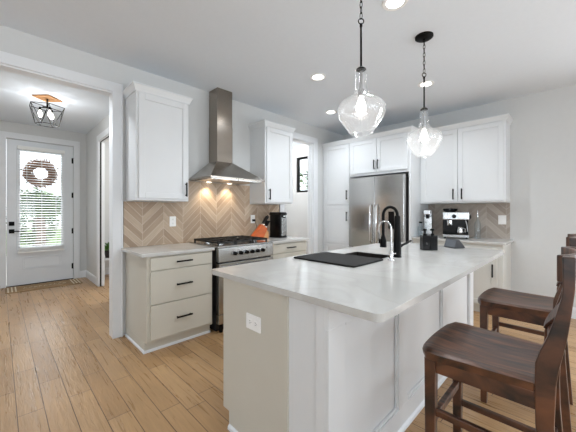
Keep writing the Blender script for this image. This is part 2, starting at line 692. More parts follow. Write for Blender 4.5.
struct(MB().box(2.95, YW + 0.12, 0, 3.05, YD, ZC), 'wall_pantry_left', TRIM, 'white wall of the pantry room', 'wall')
struct(MB().box(3.05, 5.05, 0, XW, 5.15, ZC), 'wall_pantry_back', TRIM, 'white end wall of the pantry room', 'wall')
# great room behind the camera
bw = MB()
xs = [-4.1]
for wx, ww in ADDED_BACK_WINDOWS:
    bw.box(xs[-1], -4.62, 0, wx - ww / 2, -4.5, ZC)
    bw.box(wx - ww / 2, -4.62, 0, wx + ww / 2, -4.5, 0.55).box(wx - ww / 2, -4.62, 2.45, wx + ww / 2, -4.5, ZC)
    xs.append(wx + ww / 2)
bw.box(xs[-1], -4.62, 0, XW, -4.5, ZC)
struct(bw, 'wall_back', WALL, 'grey great-room wall with tall windows', 'wall')
sw = MB()
ys = [-4.5]
for wy, ww in ADDED_SIDE_WINDOWS:
    sw.box(-4.12, ys[-1], 0, -4.0, wy - ww / 2, ZC)
    sw.box(-4.12, wy - ww / 2, 0, -4.0, wy + ww / 2, 0.55).box(-4.12, wy - ww / 2, 2.45, -4.0, wy + ww / 2, ZC)
    ys.append(wy + ww / 2)
sw.box(-4.12, ys[-1], 0, -4.0, YW, ZC)
struct(sw, 'wall_side', WALL, 'grey great-room side wall with windows', 'wall')


def window(n, x0, x1, z0, z1, loc, rz, mat, muntins, label):
    """local frame: opening in the xz plane, y = 0 at mid wall"""
    root = thing('window_%d' % n, label, 'window', loc, rz)
    root['kind'] = 'structure'
    f = 0.045
    fr = MB().box(x0, -0.03, z0, x0 + f, 0.03, z1).box(x1 - f, -0.03, z0, x1, 0.03, z1)
    fr.box(x0 + f, -0.03, z0, x1 - f, 0.03, z0 + f).box(x0 + f, -0.03, z1 - f, x1 - f, 0.03, z1)
    for a, b in muntins:
        if a is not None:
            xm = x0 + (x1 - x0) * a
            fr.box(xm - 0.012, -0.018, z0 + f, xm + 0.012, 0.018, z1 - f)
        if b is not None:
            zm = z0 + (z1 - z0) * b
            fr.box(x0 + f, -0.016, zm - 0.012, x1 - f, 0.016, zm + 0.012)
    fr.build('window_frame', mat, root, bevel=0.003)
    MB().box(x0 + f, -0.004, z0 + f, x1 - f, 0.004, z1 - f).build('pane', PANE, root)
    return root


window(1, -0.32, 0.32, 1.73, 2.54, (XW + 0.06, 4.34, 0), R(-90), BLACK, [(0.5, None), (None, 0.5)], 'small black framed window in the pantry room beyond the doorway')
for i, (wx, ww) in enumerate(ADDED_BACK_WINDOWS):  # unseen windows added to light the room from behind the camera
    window(2 + i, -ww / 2, ww / 2, 0.55, 2.45, (wx, -4.56, 0), 0, TRIM, [(0.5, None)], 'tall white great-room window, back wall number %s' % ('one', 'two', 'three')[i])
for i, (wy, ww) in enumerate(ADDED_SIDE_WINDOWS):
    window(5 + i, -ww / 2, ww / 2, 0.55, 2.45, (-4.06, wy, 0), R(90), TRIM, [(0.5, None)], 'tall white great-room window, side wall number %s' % ('one', 'two')[i])
window(8, -0.95, 0.95, 0.12, 2.35, (XW + 0.06, -1.75, 0), R(-90), TRIM, [(0.5, None)], 'tall white patio window of the fridge wall')
window(7, 1.9, 2.9, 0.8, 2.4, (0, YD + 0.06, 0), 0, TRIM, [(0.5, None)], 'white window of the room beside the entry')  # out-of-view window added to let light into the side room

# casings
BBH = 0.135


def casing(mb, x0, x1, zt, yf, th=0.02, w=0.1, right=True, left=True, sgn=-1):
    y0, y1 = sorted((yf, yf + sgn * th))
    if left:
        mb.box(x0 - w, y0, 0, x0, y1, zt)
        mb.box(x0 - w, min(y0, yf + sgn * (th + 0.006)), 0, x0 - w + 0.018, max(y1, yf + sgn * (th + 0.006)), zt + w)
    if right:
        mb.box(x1, y0, 0, x1 + w, y1, zt)
        mb.box(x1 + w - 0.018, min(y0, yf + sgn * (th + 0.006)), 0, x1 + w, max(y1, yf + sgn * (th + 0.006)), zt + w)
    mb.box(x0 - (w if left else 0), y0, zt, x1 + (w if right else 0), y1, zt + w)
    return mb


m = casing(MB(), -0.75, 0.812, 2.505, YW, w=0.095)
m.box(0.815, YW, 0, 0.83, YW + 0.12, 2.505).box(-0.75, YW, 0, -0.735, YW + 0.12, 2.505).box(-0.735, YW, 2.49, 0.815, YW + 0.12, 2.51)
casing(m, -0.75, 0.83, 2.505, YW + 0.12, sgn=1)
struct(m, 'trim_1', TRIM, 'wide white casing around the entry opening', 'trim', bevel=0.003)
m = casing(MB(), 3.235, 3.965, 2.505, YW)
m.box(3.235, YW, 0, 3.25, YW + 0.12, 2.505).box(3.95, YW, 0, 3.965, YW + 0.12, 2.505).box(3.25, YW, 2.49, 3.95, YW + 0.12, 2.505)
m.box(3.932, YW + 0.05, 0, 3.95, YW + 0.085, 2.49)
struct(m, 'trim_2', TRIM, 'white casing around the pantry doorway', 'trim', bevel=0.003)
# hall doorway casing (on the X = 1.22 face), jamb lining and sliding-door edge
m = MB()
m.box(1.203, 5.83, 0, 1.22, 5.93, 2.5).box(1.203, 4.70, 0, 1.22, 4.80, 2.5).box(1.203, 4.70, 2.5, 1.22, 5.93, 2.6)
m.box(1.254, 5.815, 0, 1.30, 5.83, 2.5).box(1.22, 5.815, 0, 1.228, 5.83, 2.5).box(1.22, 4.80, 0, 1.30, 4.815, 2.5).box(1.254, 4.815, 2.485, 1.30, 5.815, 2.5).box(1.22, 4.815, 2.485, 1.228, 5.815, 2.5)
struct(m, 'trim_3', TRIM, 'white casing of the doorway in the hall wall', 'trim', bevel=0.003)
m = MB().box(1.2285, 5.822, 0.0, 1.2535, 5.829, 2.485).box(1.2285, 4.82, 2.490, 1.2535, 5.822, 2.499)
struct(m, 'trim_4', DARK, 'dark slot of the sliding door in the hall doorway', 'trim')
# front door casing
m = casing(MB(), 0.085, 1.011, 2.54, YD)
m.box(0.055, YD - 0.012, 0, 0.086, YD, 2.54).box(1.011, YD - 0.012, 0, 1.03, YD, 2.54)
struct(m, 'trim_5', TRIM, 'white casing of the front door', 'trim', bevel=0.003)

bbp = [(0, 0), (0.014, 0), (0.014, BBH - 0.02), (0.006, BBH), (0, BBH)]
struct(MB().sweep([(1.22, 5.93), (1.22, YD), ][::-1], bbp).sweep([(1.112, YD), (1.22, YD)], bbp), 'baseboard_hall', TRIM, 'white baseboard in the entry hall corner', 'baseboard')
struct(MB().sweep([(1.30, YD), (2.95, YD)], bbp), 'baseboard_side_room', TRIM, 'white baseboard of the side room', 'baseboard')
struct(MB().sweep([(XW, 0.60), (XW, -4.5)], bbp), 'baseboard_right', TRIM, 'white baseboard along the fridge wall', 'baseboard')
struct(MB().sweep([(3.05, 5.05), (XW, 5.05), (XW, YW + 0.12)], bbp), 'baseboard_pantry', TRIM, 'white baseboard of the pantry room', 'baseboard')
struct(MB().sweep([(XW, -4.5), (-4.0, -4.5), (-4.0, YW), (-0.85, YW)], bbp), 'baseboard_back', TRIM, 'white baseboard of the great room', 'baseboard')

# ------------------------------------------------------------------ front door
d1 = thing('door_1', 'white front door with a tall glass panel and black hardware', 'door', (0, 0, 0))
d1['kind'] = 'structure'
DX0, DX1, DZ1 = 0.09, 1.006, 2.53
gx0, gx1, gz0, gz1 = 0.25, 0.84, 0.66, 2.37
DY0, DY1 = YD + 0.012, YD + 0.057
m = MB().box(DX0, DY0, 0.012, gx0, DY1, DZ1).box(gx1, DY0, 0.012, DX1, DY1, DZ1).box(gx0, DY0, 0.012, gx1, DY1, gz0).box(gx0, DY0, gz1, gx1, DY1, DZ1)
m.build('door_leaf', DOORP, d1)
m = MB()
for a in (DY0 - 0.014, DY1 - 0.004):
    m.box(gx0 - 0.035, a, gz0 - 0.035, gx0 + 0.012, a + 0.018, gz1 + 0.035).box(gx1 - 0.012, a, gz0 - 0.035, gx1 + 0.035, a + 0.018, gz1 + 0.035)
    m.box(gx0 + 0.012, a, gz0 - 0.035, gx1 - 0.012, a + 0.018, gz0 + 0.012).box(gx0 + 0.012, a, gz1 - 0.012, gx1 - 0.012, a + 0.018, gz1 + 0.035)
m.build('glass_frame', DOORP, d1, bevel=0.004)
MB().box(gx0, YD + 0.03, gz0, gx1, YD + 0.038, gz1).build('pane', PANE, d1)
m = MB()
px0, px1, pz0, pz1 = 0.29, 0.84, 0.275, 0.49
for k, (o, t) in enumerate(((0, 0.012), (0.022, 0.006))):
    m.box(px0 + o, DY0 - t, pz0 + o, px0 + o + 0.014, DY0, pz1 - o).box(px1 - o - 0.014, DY0 - t, pz0 + o, px1 - o, DY0, pz1 - o)
    m.box(px0 + o + 0.014, DY0 - t, pz0 + o, px1 - o - 0.014, DY0, pz0 + o + 0.014).box(px0 + o + 0.014, DY0 - t, pz1 - o - 0.014, px1 - o - 0.014, DY0, pz1 - o)
m.build('panel_moulding', DOORP, d1, bevel=0.003)
for z in (2.26, 1.60, 0.92, 0.25):
    MB().box(0.985, DY0 - 0.016, z - 0.05, 1.012, DY0, z + 0.05).cyl((1.008, DY0 - 0.018, z - 0.055), (1.008, DY0 - 0.018, z + 0.055), 0.009, 10).build('hinge', BLACK, d1)
m = MB().box(0.118, DY0 - 0.012, 1.045, 0.188, DY0, 1.115).cyl((0.153, DY0 - 0.03, 1.08), (0.153, DY0 - 0.01, 1.08), 0.012, 10).box(0.147, DY0 - 0.045, 1.062, 0.159, DY0 - 0.028, 1.098)
m.build('deadbolt', BLACK, d1, bevel=0.002)
m = MB().box(0.118, DY0 - 0.012, 0.915, 0.188, DY0, 0.985).cyl((0.153, DY0 - 0.05, 0.95), (0.153, DY0 - 0.01, 0.95), 0.011, 10).box(0.145, DY0 - 0.062, 0.941, 0.25, DY0 - 0.046, 0.959)
m.build('door_handle', BLACK, d1, bevel=0.002)
MB().box(0.085, YD - 0.012, 0, 1.011, YD + 0.12, 0.011).build('threshold', DARK, d1)

# blind hung on the door
bl = thing('window_blind', 'white slatted blind covering the glass of the front door', 'blind', (0.545, YD - 0.03, 0))
MB().box(-0.325, -0.045, 2.365, 0.325, 0.010, 2.425).build('headrail', BLIND, bl, bevel=0.004)
m = MB()
nsl = 38
for i in range(nsl):
    z = 0.70 + (2.335 - 0.70) * i / (nsl - 1)
    dy, dz = 0.023 * math.cos(R(14)), 0.023 * math.sin(R(14))
    m.hull8([(-0.305, -0.012 - dy, z - dz), (0.305, -0.012 - dy, z - dz), (0.305, -0.012 + dy, z + dz), (-0.305, -0.012 + dy, z + dz),
             (-0.305, -0.012 - dy, z - dz + 0.003), (0.305, -0.012 - dy, z - dz + 0.003), (0.305, -0.012 + dy, z + dz + 0.003), (-0.305, -0.012 + dy, z + dz + 0.003)])
m.build('slats', BLIND, bl)
m = MB()
for k in range(4):
    m.box(-0.305, -0.036, 0.600 + k * 0.017, 0.305, 0.010, 0.610 + k * 0.017)
m.box(-0.318, -0.042, 0.568, 0.318, 0.012, 0.596)
m.build('bottom_rail', BLIND, bl, bevel=0.002)
m = MB()
for x in (-0.2, 0.0, 0.2):
    for y in (-0.037, 0.013):
        m.cyl((x, y, 0.6), (x, y, 2.37), 0.0022, 6)
m.cyl((-0.26, -0.047, 1.6), (-0.26, -0.047, 2.37), 0.004, 6)
m.build('ladder_cord', BLIND, bl)

# wreath hung outside on the glass
wr = thing('wreath', 'round brown twig wreath hanging outside on the door glass', 'wreath', (0.545, YD + 0.11, 1.99))
m = MB()
rnd = random.Random(3)
for k in range(130):
    rr = rnd.uniform(0.115, 0.235)
    a0 = rnd.uniform(0, 2 * PI)
    ln = rnd.uniform(1.2, 2.6)
    pts = []
    ph = rnd.uniform(0, 6)
    for i in range(9):
        a = a0 + ln * i / 8
        q = rr + 0.018 * math.sin(ph + i * 1.3)
        pts.append((q * math.cos(a), rnd.uniform(-0.02, 0.02), q * math.sin(a)))
    m.tube(pts, 0.0075, 5)
m.build('twig_ring', TWIG, wr)
m = MB()
for k in range(70):
    a = rnd.uniform(0, 2 * PI)
    q = rnd.uniform(0.12, 0.25)
    c = Vector((q * math.cos(a), rnd.uniform(-0.03, 0.03), q * math.sin(a)))
    b = a + rnd.uniform(-0.9, 0.9)
    t = Vector((math.cos(b), rnd.uniform(-.4, .4), math.sin(b)))
    s = Vector((-math.sin(b), rnd.uniform(-.5, .5), math.cos(b)))
    m.hull8([c - s * .009, c + t * .025 - s * .014, c + t * .05, c + t * .025 + s * .014] + [p + Vector((0, .003, 0)) for p in (c - s * .009, c + t * .025 - s * .014, c + t * .05, c + t * .025 + s * .014)])
m.build('dry_leaves', simple('dry_leaf', srgb(104, 74, 46), 0.8, var=0.3, scale=25), wr)

# doormat
dm = thing('doormat', 'brown doormat with cream stripes lying before the front door', 'doormat', (0.57, 6.54, 0.0))
MB().box(-0.50, -0.22, 0.0005, 0.50, 0.22, 0.010).build('mat_base', MATW, dm, bevel=0.002)
for sx in (-1, 1):
    for k, xx in enumerate((0.475, 0.43, 0.385)):
        a, b = sorted((sx * xx, sx * (xx - 0.018)))
        MB().box(a, -0.21, 0.0095, b, 0.21, 0.0125).build('stripe', MATL, dm)
m = MB()
for k in range(9):
    x = -0.26 + 0.065 * k
    m.tube([(x - 0.02, -0.03 + 0.02 * (k % 2), 0.0115), (x, 0.03 - 0.03 * (k % 3) * .5, 0.0115), (x + 0.022, -0.02 + 0.03 * (k % 2), 0.0115)], 0.004, 5)
m.build('scroll_motif', MATL, dm)

# entry ceiling fixture
ef = thing('cage_light', 'black wire cage ceiling light with a square wood canopy in the entry', 'ceiling light', (0.46, 5.05, ZC))
m = MB().prism([(0.16, 0), (0, 0.16), (-0.16, 0), (0, -0.16)], -0.018, -0.001)
m.build('canopy', LWOOD, ef, bevel=0.003)
MB().cyl((0, 0, -0.135), (0, 0, -0.018), 0.010, 10).box(-0.05, -0.01, -0.14, 0.05, 0.01, -0.128).build('stem', BLACK, ef)
n = 6
T = [(0.2 * math.cos(2 * PI * k / n + PI / 6), 0.2 * math.sin(2 * PI * k / n + PI / 6), -0.125) for k in range(n)]
B = [(0.125 * math.cos(2 * PI * (k + .5) / n + PI / 6), 0.125 * math.sin(2 * PI * (k + .5) / n + PI / 6), -0.365) for k in range(n)]
m = MB()
for k in range(n):
    m.cyl(T[k], T[(k + 1) % n], 0.0042, 6).cyl(B[k], B[(k + 1) % n], 0.0042, 6).cyl(T[k], B[k], 0.0036, 6).cyl(T[(k + 1) % n], B[k], 0.0036, 6)
for k in (0, 3):
    m.cyl(T[k], (0, 0, -0.125), 0.004, 6)
m.build('cage', BLACK, ef)
for k in range(3):
    a = 2 * PI * k / 3 + .8
    x, y = 0.075 * math.cos(a), 0.075 * math.sin(a)
    MB().cyl((0, 0, -0.134), (x, y, -0.145), 0.006, 6).cyl((x, y, -0.18), (x, y, -0.138), 0.013, 10).build('socket', BLACK, ef)
    MB().lathe([(0.010, -0.178), (0.012, -0.19), (0.024, -0.22), (0.026, -0.238), (0.019, -0.26), (0.005, -0.27)], (x, y, 0), 16).build('bulb', BULB, ef, smooth=True)
    light('cage_lamp', 'POINT', (0.46 + x, 5.05 + y, ZC - 0.32), 3.5, (0.95, 0.98, 1.0), 0.02)

# potted plant in the side room
st = tag(MB().box(1.37, 6.32, 0.36, 1.73, 6.68, 0.39).box(1.39, 6.34, 0, 1.42, 6.37, 0.36).box(1.68, 6.34, 0, 1.71, 6.37, 0.36).box(1.39, 6.63, 0, 1.42, 6.66, 0.36).box(1.68, 6.63, 0, 1.71, 6.66, 0.36)
         .build('plant_stand', TRIM, bevel=0.004), 'low white stand under the potted plant beyond the hall doorway', 'stand')
pp = thing('potted_plant', 'leafy green plant in a dark pot seen through the hall doorway', 'plant', (1.55, 6.50, 0.391))
MB().lathe([(0.08, 0), (0.11, 0.13), (0.115, 0.15), (0.10, 0.15), (0.095, 0.12)], seg=20).build('pot', POT, pp, smooth=True)
m = MB()
rnd = random.Random(11)
for k in range(90):
    a = rnd.uniform(0, 2 * PI)
    e = rnd.uniform(0.2, 1.35)
    ln = rnd.uniform(0.10, 0.22)
    d = Vector((math.cos(a) * math.cos(e), math.sin(a) * math.cos(e), math.sin(e)))
    s = d.cross(Vector((0, 0, 1))).normalized() * 0.03
    p0 = Vector((0, 0, 0.13)) + d * 0.03
    p1 = p0 + d * ln * 0.6
    p2 = p0 + d * ln - Vector((0, 0, 0.04))
    up = Vector((0, 0, 0.002))
    m.hull8([p0, p1 - s, p2, p1 + s, p0 + up, p1 - s + up, p2 + up, p1 + s + up])
m.build('foliage', LEAFD, pp)

# ------------------------------------------------------------------ outside the front door
struct(MB().box(-14, 6.97, -0.14, 16, 40, -0.08), 'ground', CONC, 'pale concrete drive outside the front door', 'ground')
tag(MB().box(-12, 12.5, -0.079, 14, 30, -0.06).build('lawn', GRASS), 'green lawn beyond the drive', 'lawn', kind='stuff')


def bush(x, y, rx, ry, rz, label, n=1500, z0=-0.0595):
    r = thing('shrub', label, 'shrub', (x, y, z0), group='shrubs outside the front door')
    m = MB()
    for k in range(n):
        a = rnd.uniform(0, 2 * PI)
        t = math.acos(rnd.uniform(-1, 1))
        q = rnd.uniform(0.7, 1.05)
        c = Vector((rx * q * math.sin(t) * math.cos(a), ry * q * math.sin(t) * math.sin(a), 0.02 + rz + rz * q * math.cos(t)))
        c.z = max(c.z, 0.13)
        b = rnd.uniform(0, 2 * PI)
        d = Vector((math.cos(b), math.sin(b), rnd.uniform(-.6, .6))) * rnd.uniform(.06, .11)
        s = d.cross(Vector((rnd.uniform(-1, 1), rnd.uniform(-1, 1), 1))).normalized() * 0.04
        vs = [m.bm.verts.new(p) for p in (c - d, c - s, c + d, c + s)]
        m.bm.faces.new(vs)
    m.build('foliage', LEAF, r)
    MB().cyl((0, 0, 0.0005), (0, 0, rz), 0.05, 8).build('stem', BARK, r)


bush(-0.6, 13.4, 0.75, 0.6, 0.95, 'rounded green shrub seen through the blind beside the door handle')
bush(0.93, 14.4, 0.75, 0.6, 1.1, 'tall green shrub seen through the blind behind the tree trunk')
bush(2.45, 13.3, 0.75, 0.6, 0.9, 'green shrub seen through the blind near the door hinges')
tr = thing('tree', 'small tree with a brown trunk beyond the front door', 'tree', (0.95, 12.3, -0.06))
MB().tube([(0, 0, 0), (0.02, 0, 0.7), (-0.02, 0.03, 1.4)], [0.15, 0.12, 0.10], 12).build('trunk', BARK, tr, smooth=True)
m = MB()
for k in range(1500):
    a = rnd.uniform(0, 2 * PI)
    t = math.acos(rnd.uniform(-1, 1))
    q = rnd.uniform(0.3, 1.0)
    c = Vector((0.75 * q * math.sin(t) * math.cos(a), 0.75 * q * math.sin(t) * math.sin(a), 1.55 + 0.42 * q * math.cos(t)))
    b = rnd.uniform(0, 2 * PI)
    d = Vector((math.cos(b), math.sin(b), rnd.uniform(-.6, .6))) * .1
    s = d.cross(Vector((0.2, 0.3, 1))).normalized() * 0.05
    m.bm.faces.new([m.bm.verts.new(p) for p in (c - d, c - s, c + d, c + s)])
m.build('crown', LEAF, tr)
r = bush(8.3, 8.0, 1.2, 1.2, 1.5, 'green shrub outside the pantry window')


# ------------------------------------------------------------------ cabinetry
def shaker(mb, x0, x1, z0, z1, yf, th=0.02, fw=0.058):
    """door of frame and recessed panel; front plane at yf - th, back at yf"""
    a = yf - th
    mb.box(x0, a, z0, x0 + fw, yf, z1).box(x1 - fw, a, z0, x1, yf, z1)
    mb.box(x0 + fw, a, z0, x1 - fw, yf, z0 + fw).box(x0 + fw, a, z1 - fw, x1 - fw, yf, z1)
    mb.box(x0 + fw, yf - th + 0.010, z0 + fw, x1 - fw, yf, z1 - fw)
    return mb


def pull(parent, x, z, length, yf, vertical=True):
    m = MB()
    h = length / 2
    r = 0.0072
    if vertical:
        m.box(x - r, yf - 0.036, z - h, x + r, yf - 0.025, z + h)
        for s in (-1, 1):
            m.box(x - 0.0045, yf - 0.026, z + s * (h - 0.016) - 0.005, x + 0.0045, yf, z + s * (h - 0.016) + 0.005)
    else:
        m.box(x - h, yf - 0.036, z - r, x + h, yf - 0.025, z + r)
        for s in (-1, 1):
            m.box(x + s * (h - 0.016) - 0.005, yf - 0.026, z - 0.0045, x + s * (h - 0.016) + 0.005, yf, z + 0.0045)
    return m.build('handle', BLACK, parent, bevel=0.0015)


def door(root, x0, x1, z0, z1, mat, hx=None, hz=None, hl=0.15, yf=0.0):
    d = shaker(MB(), x0, x1, z0, z1, yf - 0.0005).build('door', mat, root, bevel=0.0025)
    if hx is not None:
        pull(d, hx, hz, hl, yf - 0.0205)
    return d


def drawer(root, x0, x1, z0, z1, mat, hl=0.16):
    d = MB().box(x0, -0.0205, z0, x1, -0.0005, z1).build('drawer', mat, root, bevel=0.003)
    pull(d, (x0 + x1) / 2, (z0 + z1) / 2 + 0.005, hl, -0.0205, False)
    return d


CROWN = [(0, 0.0), (0.008, 0.0), (0.011, 0.012), (0.029, 0.052), (0.034, 0.054), (0.034, 0.070), (0, 0.070)]


def crown(root, pts, z, mat):
    m = MB().sweep(pts, [(o, z + h) for o, h in CROWN])
    return m.build('crown_moulding', mat, root)


# -- drawer base cabinet beside the entry opening (front plane Y = 2.735)
BF = 2.735
bd = YW - 0.002 - BF
c = thing('drawer_cabinet', 'greige three-drawer base cabinet beside the entry opening', 'cabinet', (0.935, BF, 0))
W = 0.66
MB().box(0, 0, 0.10, W, bd, 0.883).box(0, 0.05, 0.0, W, bd, 0.10).build('body', GREIGE, c, bevel=0.002)
drawer(c, 0.03, W - 0.015, 0.752, 0.868, GREIGE)
drawer(c, 0.03, W - 0.015, 0.445, 0.742, GREIGE)
drawer(c, 0.03, W - 0.015, 0.125, 0.435, GREIGE)
MB().sweep([(0, bd - 0.03), (0, 0.05), (W, 0.05)][::1], [(0, 0.0005), (0.011, 0.0005), (0.010, 0.016), (0, 0.024)]).build('shoe_moulding', TRIM, c)

ct = tag(MB().prism([(1.602, BF - 0.04), (1.602, YW - 0.001), (0.904, YW - 0.001), (0.904, 3.314), (0.888, 3.314), (0.888, BF - 0.03), (0.898, BF - 0.04)], 0.884, 0.914).build('worktop', QUARTZ, bevel=0.003),
         'white stone worktop on the greige three-drawer cabinet', 'worktop')

# -- cabinet between range and pantry doorway
c = thing('drawer_cabinet', 'greige drawer base cabinet between range and pantry doorway', 'cabinet', (2.425, BF, 0))
W = 0.665
MB().box(0, 0, 0.10, W, bd, 0.883).box(0, 0.05, 0.0, W, bd, 0.10).build('body', GREIGE, c, bevel=0.002)
drawer(c, 0.015, W - 0.03, 0.752, 0.868, GREIGE)
drawer(c, 0.015, W - 0.03, 0.445, 0.742, GREIGE)
drawer(c, 0.015, W - 0.03, 0.125, 0.435, GREIGE)
tag(MB().prism(rrect(2.418, BF - 0.04, 3.115, YW - 0.001, 0.012, 3, (0, 0, 0, 1)), 0.884, 0.914).build('worktop', QUARTZ, bevel=0.003),
    'white stone worktop under the orange knife block', 'worktop')

# -- backsplashes
tag(MB().box(0.915, YW - 0.009, 0.9145, 1.475, YW - 0.0005, 1.395).box(1.475, YW - 0.009, 0.9145, 2.55, YW - 0.0005, 1.66).box(2.55, YW - 0.009, 0.9145, 3.128, YW - 0.0005, 1.395)
    .build('backsplash', CHEV_X), 'tan chevron wood-look tile backsplash behind the range', 'backsplash')
tag(MB().box(XW - 0.009, 0.66, 0.9145, XW - 0.0005, 1.715, 1.405).build('backsplash', CHEV_Y), 'grey-tan chevron tile backsplash behind the espresso machine', 'backsplash')

# -- wall cabinets on the range wall
UF = 3.02
ud = YW - 0.001 - UF


def wall_cabinet(x0, W, label, hx, rz=0.0, loc=None, zt=2.46, zb=1.40, doors=None, depth=ud, sides=(1, 1)):
    c = thing('upper_cabinet', label, 'cabinet', loc or (x0, UF, 0), rz)
    MB().box(0, 0, zb, W, depth, zt + 0.005).build('body', CABW, c, bevel=0.002)
    for (a, b, h) in doors:
        door(c, a, b, zb + 0.022, zt - 0.012, CABW, h, zb + 0.125, 0.15)
    pts = []
    if sides[0]:
        pts.append((0, depth))
    pts += [(0, -0.004), (W, -0.004)]
    if sides[1]:
        pts.append((W, depth))
    crown(c, pts, zt, CABW)
    return c


wall_cabinet(0.935, 0.535, 'white wall cabinet with one door above the three-drawer cabinet', None, doors=[(0.022, 0.522, 0.492)])
wall_cabinet(2.565, 0.535, 'white wall cabinet with one door beside the pantry doorway', None, doors=[(0.022, 0.522, 0.055)])

# -- range hood
h = thing('range_hood', 'stainless steel chimney range hood above the cooking range', 'range hood', (2.01, YW - 0.010, 0))
hw, hd = 0.385, 0.515
m = MB()
z0, z1, z2 = 1.652, 1.682, 1.905
m.box(-hw, -hd, z0 + 0.012, hw, 0, z1)
m.hull8([(-hw, -hd, z1), (hw, -hd, z1), (hw, 0, z1), (-hw, 0, z1), (-0.118, -0.205, z2), (0.118, -0.205, z2), (0.118, 0, z2), (-0.118, 0, z2)])
m.build('canopy', simple('brushed_steel_canopy', srgb(172, 166, 158), 0.22, 1.0, var=0.1, scale=30, stretch=(1, 14, 14)), h)
m = MB().box(-0.112, -0.2, z2, 0.112, 0.0, 2.36)
m.build('lower_flue', STEELH, h, bevel=0.002)
MB().box(-0.109, -0.197, 2.36, 0.109, 0.0, ZC - 0.001).build('upper_flue', STEELH, h, bevel=0.002)
m = MB().box(-hw + 0.03, -hd + 0.03, z0 + 0.003, -0.005, -0.10, z0 + 0.0125).box(0.005, -hd + 0.03, z0 + 0.003, hw - 0.03, -0.10, z0 + 0.0125)
m.build('grease_filter', STEEL, h)
for x in (-0.15, 0.15):
    MB().cyl((x, -0.075, z0 + 0.004), (x, -0.075, z0 + 0.013), 0.03, 20).build('lamp', HOODL, h)
    light('hood_lamp', 'SPOT', (2.01 + x, YW - 0.092, z0 - 0.003), 9, (1, 0.84, 0.62), 0.02, rot=(R(8), 0, 0), spot=R(105), blend=0.8)
for k in range(4):
    MB().cyl((-0.05 + 0.033 * k, -hd - 0.003, 1.672), (-0.05 + 0.033 * k, -hd, 1.672), 0.006, 10).build('button', BLACK, h)

# -- gas range
rg = thing('gas_range', 'stainless steel gas range with black grates and six knobs', 'range', (1.632, 2.705, 0))
W = 0.765
rd = YW - 0.012 - 2.705
MB().box(0.004, 0.02, 0.09, W - 0.004, rd, 0.90).box(0.02, 0.05, 0.0, W - 0.02, rd - 0.05, 0.09).build('body', DARK, rg)
MB().box(0, -0.02, 0.90, W, rd, 0.918).build('cooktop', STEEL, rg, bevel=0.004)
m = MB()
m.hull8([(0, -0.045, 0.752), (W, -0.045, 0.752), (W, 0.02, 0.752), (0, 0.02, 0.752), (0, -0.035, 0.899), (W, -0.035, 0.899), (W, 0.02, 0.899), (0, 0.02, 0.899)])
m.build('control_panel', STEEL, rg, bevel=0.006)
for k in range(6):
    x = 0.195 + 0.079 * k
    kb = MB().cyl((x, -0.075, 0.832), (x, -0.049, 0.832), 0.019, 18, 0.023).box(x - 0.004, -0.082, 0.815, x + 0.004, -0.074, 0.849).build('knob', BLKPL, rg, bevel=0.001)
    MB().cyl((x, -0.049, 0.832), (x, -0.040, 0.832), 0.027, 20).build('bezel', CHROME, kb)
MB().box(0.655, -0.0435, 0.855, 0.672, -0.039, 0.863).build('indicator', BLKPL, rg)
MB().box(0.004, 0.0, 0.735, W - 0.004, 0.02, 0.752).build('vent_gap', BLKPL, rg)
od = MB().box(0.004, -0.04, 0.20, W - 0.004, 0.018, 0.735).build('oven_door', STEEL, rg, bevel=0.004)
MB().cyl((0.05, -0.085, 0.69), (W - 0.05, -0.085, 0.69), 0.012, 14).cyl((0.08, -0.085, 0.69), (0.08, -0.04, 0.69), 0.009, 10).cyl((W - 0.08, -0.085, 0.69), (W - 0.08, -0.04, 0.69), 0.009, 10).build('handle', STEEL, od, smooth=True)
MB().box(0.15, -0.0415, 0.33, W - 0.15, -0.0395, 0.60).build('glass', BLKPL, od)
MB().box(0.004, -0.035, 0.095, W - 0.004, 0.018, 0.195).build('kick_panel', STEEL, rg, bevel=0.003)
for sx in (0.05, W - 0.05):
    MB().cyl((sx, 0.0, 0.0), (sx, 0.0, 0.095), 0.02, 12).build('foot', BLACK, rg)
gw = (W - 0.06) / 3
for k in range(3):
    x0 = 0.03 + gw * k + 0.004
    x1 = x0 + gw - 0.008
    y0, y1 = 0.035, rd - 0.06
    m = MB()
    zt = 0.962
    bw_ = 0.011
    for (a, b) in (((x0, y0), (x1, y0)), ((x0, y1), (x1, y1)), ((x0, (y0 + y1) / 2), (x1, (y0 + y1) / 2))):
        m.box(a[0], a[1] - bw_ / 2, zt - 0.02, b[0], b[1] + bw_ / 2, zt)
    for xx in (x0 + bw_ / 2, x1 - bw_ / 2, (x0 + x1) / 2):
        m.box(xx - bw_ / 2, y0, zt - 0.019, xx + bw_ / 2, y1, zt + 0.001)
    for yy in (y0 + 0.14, y1 - 0.14):
        m.box(x0, yy - bw_ / 2, zt - 0.018, x1, yy + bw_ / 2, zt - 0.001)
    for xx in (x0 + 0.008, x1 - 0.008):
        for yy in (y0 + 0.006, y1 - 0.006):
            m.box(xx - 0.008, yy - 0.008, 0.918, xx + 0.008, yy + 0.008, zt - 0.01)
    m.build('grate', IRON, rg)
    for yy in ((y0 + 0.14), (y1 - 0.14)) if k != 1 else ((y0 + y1) / 2,):
        xc = (x0 + x1) / 2
        bu = MB().lathe([(0.05, 0.918), (0.05, 0.928), (0.036, 0.934), (0.036, 0.940)], (xc, yy, 0), 20).build('burner', STEEL, rg)
        MB().lathe([(0.034, 0.9405), (0.034, 0.946), (0.026, 0.948)], (xc, yy, 0), 20).build('burner_cap', IRON, bu)

# ------------------------------------------------------------------ fridge wall (local x runs toward -Y, front faces -X)
RZ = R(-90)
PF = 4.25
